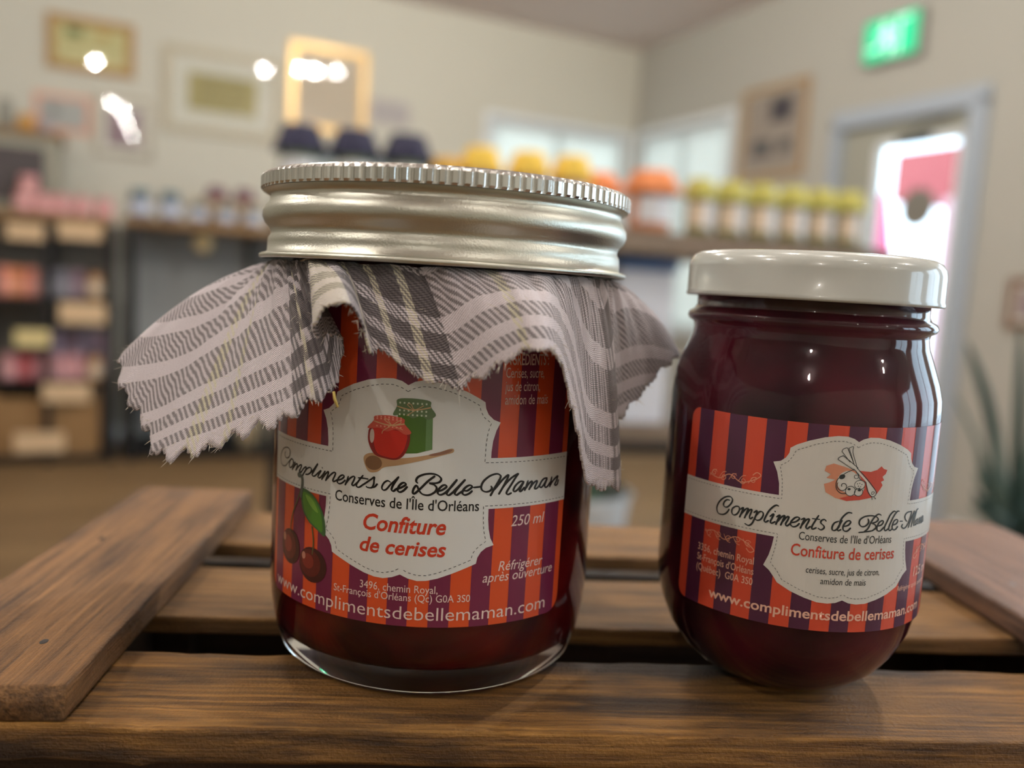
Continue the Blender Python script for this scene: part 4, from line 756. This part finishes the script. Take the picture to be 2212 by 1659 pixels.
S1.polys('printed_green_check', [[(x, y), (x+.28, y), (x+.28, y+.3), (x, y+.3)] for x in [-6.4+.75*i for i in range(7)] for y in (51.9, 52.6, 53.9)], WH, .192, step=0)
S1.polys('printed_red_jar', [cr([(-11.2, 49.4), (-11.75, 48), (-11.5, 46.4), (-10.4, 44.7), (-8.6, 44.2), (-6.6, 44.1), (-5.3, 44.9), (-4.5, 46.6), (-4.3, 48.2), (-4.8, 49.5), (-8, 49.6)], 4, True)], RJD, .2)
S1.polys('printed_red_jar', [cr([(-10.9, 49.2), (-10.6, 46.6), (-9.9, 45.0), (-8.4, 44.5), (-6.7, 44.4), (-5.7, 45.2), (-5.0, 46.8), (-5.0, 48.8), (-8, 49.3)], 4, True)], RJ, .212)
S1.polys('printed_jar_shine', [ellp(-11.0, 47.9, .42, 1.25)], GL, .224)
S1.polys('printed_red_cloth', [cr([(-10.6, 51.4), (-8, 51.7), (-5.5, 51.3), (-5.3, 50.4), (-4.1, 49.0), (-5.2, 48.6), (-6.8, 49.4), (-8.4, 48.9), (-9.8, 49.4), (-11.9, 49.2), (-10.8, 50.6)], 4, True)], RC, .226)
S1.polys('printed_red_check', [[(x, y), (x+.26, y), (x+.26, y+.26), (x, y+.26)] for x in [-10.3+.7*i for i in range(7)] for y in (49.6, 50.9, 51.25)], PK, .236, step=0)
S1.polys('printed_twine', rib([(-10.7, 50.5), (-8, 50.0), (-5.4, 50.4)], .2)+rib([(-7.6, 50.1), (-8.9, 50.9), (-8.3, 51.0), (-7.5, 50.1), (-6.3, 50.9), (-6.0, 50.5), (-7.4, 50.0)], .12)+rib([(-7.6, 50), (-9, 49.0), (-9.2, 48.5)], .12)+rib([(-7.4, 50), (-5.6, 49.4)], .12)+rib([(-6.7, 53.4), (-4, 52.9), (-1.1, 53.5)], .2)+rib([(-4, 53), (-5, 53.8), (-4.4, 53.9), (-3.7, 53), (-2.2, 53.8), (-3.6, 52.9), (-5, 51.9)], .12), TW, .245, step=0)
for c in L1.children:
    if c.name.startswith('printed_'): pass

# ================================================================== SMALL JAR
J2 = Matrix.Translation((.0708, .1633, 0.0)); R2 = .0255
jar2 = thing('jam_jar', 'short cherry jam jar with a glossy white screw lid', 'jar', J2)
out2 = [(0, .8), (6, .5), (8.5, .02), (10.5, .2), (13.5, 1.1), (16.8, 2.9), (19.8, 5.6), (22.3, 9.2), (24.2, 13.6), (25.2, 18), (25.5, 22), (25.5, 56), (25.3, 58.5), (24.6, 61.2), (23.2, 65.2), (22.3, 67.6), (22.0, 69.4), (22.2, 70.2), (23.1, 70.7), (23.45, 71.4), (23.1, 72.2), (22.1, 72.8), (21.7, 73.6), (21.7, 82)]
in2 = [(20.1, 82), (20.1, 73), (20.5, 70), (20.7, 67.3), (21.6, 64.8), (23.3, 60.4), (23.9, 58), (24, 56), (24, 22), (23.7, 18.2), (22.8, 14.4), (21.1, 10.4), (18.8, 7.2), (16, 4.9), (12, 3.4), (0, 2.8)]
obj('glass_body', lathe(bmesh.new(), mm(out2+in2), 160), GLASS, jar2, True)
jm = [(r+.03 if r else 0, z-.03) for r, z in in2[::-1]]; jm = [p for p in jm if p[1] < 74]+[(20.0, 73.5), (0, 73.5)]
obj('jam', lathe(bmesh.new(), mm(jm), 128), JAM2, jar2, True)
ENAM = mat('white_enamel', rgb(196, 197, 190), .22, spec=.5, coat=.7)
lugs = lambda i, t: (.00035*max(0, cos(3*t+.9))**8 if i in (1, 2, 3) else 0)
lid2 = [(22.0, 76.4), (23.2, 75.5), (23.9, 75.35), (24.15, 75.8), (23.95, 76.4), (23.9, 81), (23.7, 82.2), (23.0, 83.3), (21.9, 83.9), (20.5, 84.1), (19.2, 83.8), (0, 83.7), (0, 82.4), (21, 82.4), (22.2, 81)]
obj('lid', lathe(bmesh.new(), mm(lid2), 160, rf=lugs), ENAM, jar2, True)
L2 = obj_me('label', bpy.data.meshes.new('label'), None, jar2); L2['label'] = 'red and dark purple striped paper label with a cream badge'
B0, B1_ = -31.5, 31.5
ORB = ptm('vermilion', rgb(214, 78, 52)); PUB = ptm('aubergine', rgb(80, 34, 64))
S2 = sheet_mesh(L2, R2, B0, B1_, 17.9, 54.5, 2.2, ORB)
S2.polys('purple_stripes', stripes(B0, B1_, 17.9, 54.5, 2.2, -1.8, 3.43), PUB, .09)
half = [(0, 51.85), (.8, 52.35), (2, 52.7), (3.6, 52.7), (5.8, 52.3), (8.2, 51.5), (10.2, 50.6), (11.2, 49.9), (11.3, 49.0), (11.8, 48.1), (12.6, 47.4), (13.8, 47.1), (13.0, 45.4), (12.5, 43.4), (12.35, 41.35)]
halfb = [(12.5, 33.85), (12.7, 32.2), (13.1, 30.4), (13.85, 28.45), (12.8, 27.7), (11.9, 26.6), (11.3, 25.75), (9, 24.55), (6.6, 23.7), (4.4, 23.1), (2.6, 23.0), (1.2, 23.2), (0, 23.7)]
cx = 0
badge = half+[(B1_-.02, 41.35), (B1_-.02, 33.85)]+halfb+[(-x, y) for x, y in halfb[-2::-1]]+[(B0+.02, 33.85), (B0+.02, 41.35)]+[(-x, y) for x, y in half[:0:-1]]
S2.polys('cream_badge', [badge], PW2, .12)
dt = [(0, 50.9), (1, 51.5), (2.4, 51.85), (4.2, 51.75), (7, 51), (10.2, 49.6), (10.7, 48.4), (11.4, 47.4), (12.6, 46.6), (12.0, 44), (11.8, 40.75)]
db = [(11.9, 34.45), (12.1, 32), (12.7, 29.1), (11.5, 27.9), (10.6, 26.4), (7.6, 25.1), (4.4, 24.1), (2.4, 24.0), (1, 24.2), (0, 24.8)]
ds = []
for sg, e in ((1, B1_-.3), (-1, B0+.3)):
    ds += dashes([(sg*x, y) for x, y in dt]+[(e, 40.75)], .42, .26, .11); ds += dashes([(e, 34.45)]+[(sg*x, y) for x, y in db], .42, .26, .11)
S2.polys('stitching', ds, STITCH, .15, step=0)
sc_ = []
for st in SCRIPT_B: sc_ += rib(st, .32, 6, True, (.6, .5))
S2.polys('script_lettering', sc_, INKG, .16, step=0, label='charcoal calligraphic lettering across the badge')
S2.text([("Conserves de l'Ile d'Orl\u00e9ans", -8.4, 8.6, 34.0, 1.4, 0, 0), ('cerises, sucre, jus de citron,', -6.7, 6.7, 28.25, 1.15, .05, 0), ('amidon de ma\u00efs', -4.1, 4.1, 26.45, 1.15, .05, 0)], 'ingredient_lettering', INKG, .16)
S2.text([('Confiture de cerises', -9.5, 9.65, 31.1, 2.05, 0, .012)], 'flavour_lettering', ptm('faded_red', rgb(206, 72, 54)), .16, label='red lettering')
S2.text([('3356, chemin Royal', -26.9, -15.5, 28.1, 1.3, 0, .006), ("St-Fran\u00e7ois d'Orl\u00e9ans", -26.9, -15.4, 26.2, 1.3, 0, .006), ('(Qu\u00e9bec)  G0A 3S0', -26.9, -15.4, 24.3, 1.3, 0, .006),
         ('125 ml', 16.6, 23, 26.8, 1.7, 0, .01), ('R\u00e9frig\u00e9rer apr\u00e8s ouverture', 11.7, 23, 24.75, .9, 0, 0), ('www.complimentsdebellemaman.com', -23.6, 20.6, 20.0, 1.75, 0, .018)],
        'small_lettering', TXT2, .12, label='pale peach lettering on the stripes')
def orn(y0, sg):
    q = []
    for a, x in ((0, -24.6), (1, -22.6), (0, -20.6), (1, -18.8), (0, -16.9)):
        q += rib(SPIRAL(x, y0+sg*(.5 if a else .9), .62, 200 if a else 20, 640 if a else 460, .25), .12, 2, False)
        q += rib([(x-.9, y0+.2*sg), (x-.2, y0+1.3*sg), (x+.5, y0+1.5*sg)], .12, 4, False)
    q += rib([(-25.6, y0+.6*sg), (-23.5, y0+.1*sg), (-21.4, y0+1.2*sg), (-19.2, y0+.2*sg), (-17, y0+.9*sg), (-15.7, y0+1.9*sg), (-16.4, y0+2.4*sg), (-17.1, y0+1.8*sg)], .16, 5, False)
    return q
om = orn(42.3, 1)+orn(32.6, -1); om += [[(-x, y) for x, y in p] for p in om]
S2.polys('scroll_ornament', om, ptm('ornament', rgb(232, 160, 130)), .12, step=0)
SPL = ptm('brush_red', rgb(208, 78, 62)); SPL2 = ptm('brush_peach', rgb(222, 148, 116))
S2.polys('printed_brush_mark', [[(-5.1, 47.4), (-3.9, 47.9), (-2.2, 47.5), (-.9, 47.1), (.3, 46.6), (-1, 44), (-.2, 42.4), (1.5, 42.0), (-1.1, 41.45), (-3.1, 41.9), (-4.8, 42.8), (-5.2, 44.2), (-4.2, 44.6), (-3.4, 45.1), (-4.9, 45.3), (-4.2, 46.0), (-5.3, 46.5)]], SPL2, .15)
S2.polys('printed_brush_mark', [[(.3, 46.9), (2.7, 46.75), (3.9, 47.1), (4.7, 47.75), (5.2, 47.3), (5.95, 47.1), (5.7, 46.4), (5.1, 45.9), (5.5, 45.3), (4.9, 45.0), (5.3, 44.4), (4.9, 43.7), (4.4, 43.0), (3.3, 42.2), (1.2, 41.75), (-1.1, 41.5), (-2.4, 41.9), (-.5, 42.5), (1.4, 42.6), (1.9, 43.8)]], SPL, .16)
S2.polys('printed_drawing_fill', [ellp(-1.2, 44.9, 1.85, 1.9), ellp(-.62, 43.27, .85, .85), ellp(.84, 43.1, .75, .66), ellp(.93, 44.44, .95, .8), [(.05, 47.3), (2.35, 45.1), (4.1, 43.3), (4.1, 42.7), (3.6, 42.4), (2.9, 42.7), (2.0, 45.0), (-.3, 47.1)],
          [(-3.2, 48.7), (-2.7, 49.3), (.3, 47.4), (-.1, 47.0)], [(-2.75, 50.2), (-1.95, 50.7), (-.6, 48.1), (-1.4, 48.4)], [(-1.65, 50.7), (-.9, 51.05), (-.88, 50.1), (0, 47.6), (-.5, 47.8)]], PW2, .175)
cl = lambda pts: pts+[pts[0]]
dr = rib(cl(ellp(-.62, 43.27, .85, .85, 0, 14)), .11, 2, False)+rib(cl(ellp(.84, 43.1, .75, .66, 0, 14)), .11, 2, False)+rib(cl(ellp(.93, 44.44, .95, .8, 0, 14)), .1, 2, False)
dr += rib([(-.3, 47.1), (-1.4, 46.6), (-2.2, 46.0), (-3.0, 45.2), (-3.2, 44.2), (-2.9, 43.3), (-2.2, 42.8), (-1.4, 42.8)], .13)+rib(SPIRAL(-2.0, 44.1, 1.05, 150, 560, .2), .13, 2)
dr += rib([(-3.25, 48.6), (-3.2, 48.95), (-2.6, 49.3), (-2.2, 49.2), (.3, 47.35)], .11, 3)+rib([(-3.2, 48.6), (-.3, 46.9)], .11, smooth=False)
dr += rib([(-2.75, 50.1), (-2.6, 50.5), (-1.95, 50.75), (-1.6, 50.2), (-.5, 48.0)], .11, 3)+rib([(-2.75, 50.1), (-1.2, 48.3)], .11, smooth=False)+rib([(-1.65, 50.7), (-.9, 51.05), (-.9, 50.0), (.05, 47.6)], .11, 3)+rib([(-1.6, 50.7), (-.4, 47.8)], .11, smooth=False)
dr += rib([(.05, 47.4), (1.6, 46.0), (3.0, 44.6), (4.1, 43.3), (4.15, 42.8), (3.7, 42.4), (3.1, 42.6), (2.4, 43.6), (2.0, 44.9)], .13)+rib(SPIRAL(3.5, 42.95, .4, 0, 400, .2), .1, 2)+rib([(-.2, 47.0), (.3, 46.4), (.9, 45.4), (2.0, 44.9)], .11)+rib(SPIRAL(.1, 45.9, .6, 90, -300, .3), .1, 2)
dr += [ellp(-2.3, 45.7, .55, .42, .5, 10), ellp(-.9, 43.6, .3, .22, 0, 8), ellp(.95, 43.45, .32, .18, 0, 8)]+[ellp(x, y, .1, .1, 0, 6) for x, y in ((.5, 44.6), (.9, 44.7), (1.3, 44.5), (.7, 44.2), (1.1, 44.1), (.9, 43.85))]
dr += rib([(3.4, 42.3), (3.5, 41.9)], .14, smooth=False)+rib([(3.9, 42.3), (4.2, 42.0)], .14, smooth=False)
S2.polys('printed_drawing', dr, INKG, .19, step=0, label='line drawing of fruit and kitchen spoons')
# ================================================================== CLOTH FRILL of the large jar
JC = Vector((-.0014, .1756, 0)); ZN = .0769; RN = .0338
def neck(th): t = radians(th); return Vector((RN*sin(t), -RN*cos(t), ZN))
def at_dy(px, py, dy): d = ray(px, py); t = (JC.y+dy/1000)/d.y; return CAM+d*t-JC
# theta at the neck, pixel of the hem, depth of the hem off the jar axis (mm), fabric offset of the hem, bow
HC = [(-108, 318, 775, 8, 26, .5), (-100, 263, 770, -8, 29, .52), (-95, 256, 838, -14, 22, .5), (-90, 300, 915, -19, 13, .45), (-86, 337, 1000, -24, 2, .4), (-81, 394, 998, -27, 0, .35),
 (-76, 448, 982, -29, 0, .35), (-71, 500, 962, -31, 0, .35), (-66, 552, 944, -33, 0, .35), (-61, 613, 922, -35, 0, .3), (-57, 662, 892, -37, 0, .25), (-54, 702, 866, -38, 0, .2), (-51, 727, 846, -36, 0, .2),
 (-48, 743, 735, -31.5, 0, .2), (-45, 684, 728, -39, 0, .4), (-42, 698, 680, -43, 0, .5), (-38, 746, 657, -45, 0, .6), (-34, 780, 702, -42, 0, .5), (-30, 800, 768, -39, 0, .35),
 (-24, 850, 780, -38.5, 2.2, .3), (-17, 903, 820, -39, 2.2, .3), (-9, 979, 846, -39.5, 2.2, .3), (-3, 1025, 836, -41, 2.2, .35), (4, 1078, 796, -44, 2.2, .4), (11, 1135, 766, -47, 2.2, .5), (18, 1163, 760, -48.5, 2.2, .6),
 (25, 1192, 766, -47, 2.2, .7), (31, 1213, 800, -42, 2.2, .7), (36, 1229, 880, -37.5, 0, .6), (41, 1246, 950, -34, 0, .5), (46, 1264, 1042, -31, 0, .45), (51, 1300, 1062, -27, 0, .45), (56, 1336, 1058, -23, 0, .45),
 (60, 1328, 985, -18, 0, .4), (64, 1296, 915, -15, 0, .4), (68, 1326, 925, -12, 0, .4), (73, 1352, 892, -9, 2, .45), (79, 1390, 848, -6, 5, .5), (86, 1426, 806, -3, 9, .55), (93, 1466, 775, 2, 14, .6), (101, 1448, 750, 9, 20, .55)]
cols = []
for th, px, py, dy, v0, k in HC:
    N0 = neck(th); H = at_dy(px, py, dy); hr = hypot(H.x, H.y)
    Cc = N0.lerp(H, k); Cc.z = ZN-.0012-(ZN-H.z)*.06
    cols.append((N0, Cc, H, v0))
for th, rr, zz in ((112, 52, 66), (124, 47, 60), (138, 50, 64), (152, 55, 68), (168, 49, 61), (184, 52, 65), (200, 56, 68), (216, 50, 61), (230, 53, 66), (241, 58, 66)):
    t = radians(th); H = Vector((rr/1000*sin(t), -rr/1000*cos(t), zz/1000)); N0 = neck(th); Cc = N0.lerp(H, .55); Cc.z = ZN-.0012
    cols.append((N0, Cc, H, 6))
SUBC, ROWS = 14, 56
flat = [tuple(N0)+tuple(Cc)+tuple(H)+(v0,) for N0, Cc, H, v0 in cols]
dense = cr(flat, SUBC, True); NC = len(dense)
import numpy as np
G = np.zeros((NC, ROWS+1, 3)); V0 = np.zeros(NC)
for j, q in enumerate(dense):
    a, b, c = np.array(q[0:3]), np.array(q[3:6]), np.array(q[6:9]); V0[j] = q[9]
    for i in range(ROWS+1):
        s = i/ROWS; G[j, i] = (1-s)**2*a+2*s*(1-s)*b+s*s*c
# fabric coordinates in millimetres
row = np.zeros((NC+1, ROWS+1)); ext = np.concatenate([G, G[:1]], 0)
row[1:] = np.cumsum(np.linalg.norm(np.diff(ext, axis=0), axis=2), axis=0)*1000
raw = row.copy(); LOB = [(0, 13.5, 6), (13.5, 34, 22), (34, 44, 38), (44, 99, 46)]
def lobe(j): return next(k for k, (a, b, c) in enumerate(LOB) if a <= j/SUBC < b)
row = np.array([raw[j]-raw[int(LOB[lobe(min(j, NC-1))][2]*SUBC)] for j in range(NC+1)])
dn = np.linalg.norm(np.diff(G, axis=1), axis=2)*1000; vv = np.zeros((NC, ROWS+1)); vv[:, :-1] = np.cumsum(dn[:, ::-1], axis=1)[:, ::-1]; vv += V0[:, None]
# small folds running down from the gathered neck, fading towards the hem
for j in range(NC):
    for i in range(ROWS+1):
        s = i/ROWS; p = G[j, i]; r = hypot(p[0], p[1]); ph = j/SUBC
        f = (1-s)**1.2*min(1, s*5); d = (.0005*sin(ph*2*pi*.5+1.1*sin(ph*.7))+.00022*sin(ph*2*pi*1.3+1))*f
        p[0] += p[0]/r*d; p[1] += p[1]/r*d; p[2] += d*.5
# keep the cloth outside the glass and the label, and under the ring
for j in range(NC):
    for i in range(1, ROWS+1):
        p = G[j, i]; r = hypot(p[0], p[1]); mn = .0341 if i > 4 else .0336
        if r < mn: p[0] *= mn/r; p[1] *= mn/r
        if p[2] > .0769: p[2] = .0769
# keep clear of the small jar
for j in range(NC):
    for i in range(1, ROWS+1):
        p = G[j, i]; dx, dy = p[0]+JC.x-.0708, p[1]+JC.y-.1633; r = hypot(dx, dy)
        if r < .0262: p[0] += dx/r*(.0262-r); p[1] += dy/r*(.0262-r)
# pinked zigzag hem
hem = row[:, ROWS]
for j in range(NC):
    ci = j/SUBC; lf = 1 if ci < 11.5 else 0; u = hem[j]/5.6; tri = abs((u % 1)-.5)*2; amp = (1.5 if lf else .8)+.3*sin(j*.13)
    cut = tri*amp+.2*sin(j*1.9)+.15*sin(j*4.1); L_ = vv[j, 0]-V0[j]; s_end = 1-max(0, cut)/max(L_, 8)
    new = np.zeros((ROWS+1, 3)); nv = np.zeros(ROWS+1)
    for i in range(ROWS+1):
        t = i/ROWS*s_end*ROWS; i0 = min(int(t), ROWS-1); fr = t-i0
        new[i] = G[j, i0]*(1-fr)+G[j, i0+1]*fr; nv[i] = vv[j, i0]*(1-fr)+vv[j, i0+1]*fr
    G[j] = new; vv[j] = nv
bm = bmesh.new(); vs = [[bm.verts.new(G[j, i]) for i in range(ROWS+1)] for j in range(NC)]; uvl = bm.loops.layers.uv.new('UVMap'); uv2 = bm.loops.layers.uv.new('Columns')
for j in range(NC):
    j2 = (j+1) % NC
    for i in range(ROWS):
        f = bm.faces.new((vs[j][i], vs[j][i+1], vs[j2][i+1], vs[j2][i])); f.smooth = True
        uv = [(row[j, i], vv[j, i]), (row[j, i+1], vv[j, i+1]), (row[j, i+1]+raw[j+1, i+1]-raw[j, i+1], vv[j2, i+1]), (row[j, i]+raw[j+1, i]-raw[j, i], vv[j2, i])]
        cq = (j/SUBC, j/SUBC, (j+1)/SUBC, (j+1)/SUBC)
        for l, q, c_ in zip(f.loops, uv, cq): l[uvl].uv = q; l[uv2].uv = (c_, 0)
me = bpy.data.meshes.new('cloth_frill'); bm.to_mesh(me); bm.free()
def cloth_mat():
    m = bpy.data.materials.new('checked_flannel'); m.use_nodes = True; nt = m.node_tree; N = nt.nodes.new; L = nt.links.new; b = nt.nodes['Principled BSDF']
    uv = N('ShaderNodeUVMap'); uv.uv_map = 'UVMap'
    nz = N('ShaderNodeTexNoise'); nz.inputs['Scale'].default_value = .9; nz.inputs['Detail'].default_value = 3; L(uv.outputs[0], nz.inputs['Vector'])
    sp = N('ShaderNodeSeparateXYZ'); L(uv.outputs[0], sp.inputs[0])
    def math_(op, a, b_=None, c=None):
        n = N('ShaderNodeMath'); n.operation = op
        for i, x in enumerate((a, b_, c)):
            if x is None: continue
            if isinstance(x, (int, float)): n.inputs[i].default_value = x
            else: L(x, n.inputs[i])
        return n.outputs[0]
    wob = math_('MULTIPLY', math_('SUBTRACT', nz.outputs['Fac'], .5), .16)
    U = math_('ADD', sp.outputs[0], wob); V = math_('ADD', sp.outputs[1], wob)
    def bands(x, period, shift, edges):           # edges: list of (position mm, value)
        f = math_('DIVIDE', math_('MODULO', math_('ADD', x, shift+period*40), period), period)
        r = N('ShaderNodeValToRGB'); r.color_ramp.interpolation = 'CONSTANT'; L(f, r.inputs[0]); el = r.color_ramp.elements
        el[0].position = 0; el[0].color = edges[0][1]
        el[1].position = edges[1][0]/period; el[1].color = edges[1][1]
        for p_, c_ in edges[2:]: e = el.new(p_/period); e.color = c_
        return r.outputs[0]
    W = rgb(226, 215, 219); G_ = rgb(120, 111, 112); C = rgb(226, 218, 190); D = rgb(84, 78, 80); D2 = rgb(104, 96, 100)
    weft = bands(V, 46, 0, [(0, W), (4.2, G_), (6.6, W), (8.8, G_), (12.0, W), (14.8, G_), (22.8, W), (26.6, G_), (34, W), (38, G_)])
    cu_ = N('ShaderNodeUVMap'); cu_.uv_map = 'Columns'; sc2 = N('ShaderNodeSeparateXYZ'); L(cu_.outputs[0], sc2.inputs[0])
    def bands2(x, period, edges):
        f = math_('DIVIDE', x, period); r = None; prev = edges[0][1]; out = None
        for p_, c_ in edges[1:]:
            g_ = math_('GREATER_THAN', x, p_); mm_ = N('ShaderNodeMix'); mm_.data_type = 'RGBA'; L(g_, mm_.inputs[0])
            if out is None: mm_.inputs[6].default_value = prev
            else: L(out, mm_.inputs[6])
            mm_.inputs[7].default_value = c_; out = mm_.outputs[2]
        return out
    cx_ = math_('ADD', sc2.outputs[0], math_('MULTIPLY', wob, .1))
    warp = bands2(cx_, 52, [(0, W), (4.9, C), (5.5, W), (6.6, C), (6.9, W), (9.5, D), (10.3, C), (10.6, D), (14.3, C), (16.2, D2), (17.4, C), (18.0, D), (19.0, C), (19.35, D), (20.2, C), (20.5, D), (21.4, W), (24.0, C), (24.5, W), (31.5, G_), (32.4, W), (44, D), (46, W)])
    tw = math_('MODULO', math_('ADD', math_('ADD', math_('MULTIPLY', U, .92), math_('MULTIPLY', math_('MULTIPLY', math_('FLOOR', math_('DIVIDE', V, .4)), .4), .6)), 4000), 1.08)
    msk = math_('SMOOTH_MIN', math_('MULTIPLY', math_('ABSOLUTE', math_('SUBTRACT', tw, .54)), 3.5), 1.0, .2)
    msk = math_('GREATER_THAN', msk, .95)
    mx = N('ShaderNodeMix'); mx.data_type = 'RGBA'; L(math_('MULTIPLY_ADD', msk, .76, .12), mx.inputs[0]); L(weft, mx.inputs[6]); L(warp, mx.inputs[7])
    n2 = N('ShaderNodeTexNoise'); n2.inputs['Scale'].default_value = 5; n2.inputs['Detail'].default_value = 4; L(uv.outputs[0], n2.inputs['Vector'])
    mu = N('ShaderNodeMix'); mu.data_type = 'RGBA'; mu.blend_type = 'MULTIPLY'; mu.inputs[0].default_value = 1; L(mx.outputs[2], mu.inputs[6])
    rr = N('ShaderNodeValToRGB'); rr.color_ramp.elements[0].color = (.72, .72, .72, 1); rr.color_ramp.elements[1].color = (1.0, 1.0, 1.0, 1); rr.color_ramp.elements[0].position = .3; rr.color_ramp.elements[1].position = .65
    L(n2.outputs['Fac'], rr.inputs[0]); L(rr.outputs[0], mu.inputs[7]); L(mu.outputs[2], b.inputs['Base Color'])
    b.inputs['Roughness'].default_value = .9; b.inputs['Specular IOR Level'].default_value = .15; b.inputs['Sheen Weight'].default_value = .35; b.inputs['Sheen Roughness'].default_value = .5
    # threads: fine ridges along the twill
    th = math_('MULTIPLY', math_('SINE', math_('MULTIPLY', math_('SUBTRACT', math_('MULTIPLY', V, 1.0), math_('MULTIPLY', U, .45)), 2*pi/.42)), .5)
    h = math_('ADD', math_('MULTIPLY', msk, .9), th); h = math_('MULTIPLY_ADD', n2.outputs['Fac'], 1.2, h)
    bp = N('ShaderNodeBump'); bp.inputs['Strength'].default_value = .55; bp.inputs['Distance'].default_value = .00022; L(h, bp.inputs['Height']); L(bp.outputs[0], b.inputs['Normal'])
    return m
CLOTH = cloth_mat()
fr = obj_me('cloth_frill', me, CLOTH, jar1, True); fr['label'] = 'grey and off-white checked cloth frill with a pinked edge'
sm = fr.modifiers.new('thick', 'SOLIDIFY'); sm.thickness = .00042; sm.offset = 1
# frayed threads along the hem
rnd = random.Random(3); bm = bmesh.new()
for q in range(800):
    j = rnd.randrange(NC); i = ROWS-(rnd.randrange(3) if rnd.random() < .8 else rnd.randrange(30)); p = Vector(G[j, i]); dn_ = (Vector(G[j, ROWS])-Vector(G[j, ROWS-3])).normalized(); tg = (Vector(G[(j+1) % NC, i])-Vector(G[j-1, i])).normalized()
    nr = tg.cross(dn_).normalized(); 
    if nr.x*p.x+nr.y*p.y < 0: nr = -nr
    ln = rnd.uniform(.0004, .0011) if rnd.random() < .96 else rnd.uniform(.0015, .003)
    d = (dn_*(1 if i > ROWS-4 else .1)+tg*rnd.uniform(-.9, .9)+nr*rnd.uniform(.0, .9)).normalized(); c_ = Vector((rnd.uniform(-1, 1), rnd.uniform(-1, 1), rnd.uniform(-1, 1)))*ln*.7
    tube(bm, [p+nr*.0003, p+nr*.0003+d*ln*.5+c_*.4, p+nr*.0003+d*ln+c_], [.00006, .00005, .00002] if ln < .002 else [.00004, .00003, .00002], 3, False)
FZ = mat('cotton_thread', rgb(214, 204, 190), .9, spec=.1)
o = obj_me('frayed_threads', bpy.data.meshes.new('frayed_threads'), FZ, fr); bm.to_mesh(o.data); bm.free(); o['kind'] = 'stuff'
# a golden thread end at the tip of the frill
p0 = at_dy(721, 846, -37); p1 = at_dy(723, 862, -37.5); p2 = at_dy(730, 880, -37.6)
o = obj('thread_end', tube(bmesh.new(), [p0, p1, p2], [.00022, .00026, .0002], 8), mat('golden_thread', rgb(206, 180, 96), .5), fr, True)

# the portals and hidden bookkeeping
bpy.context.view_layer.update()
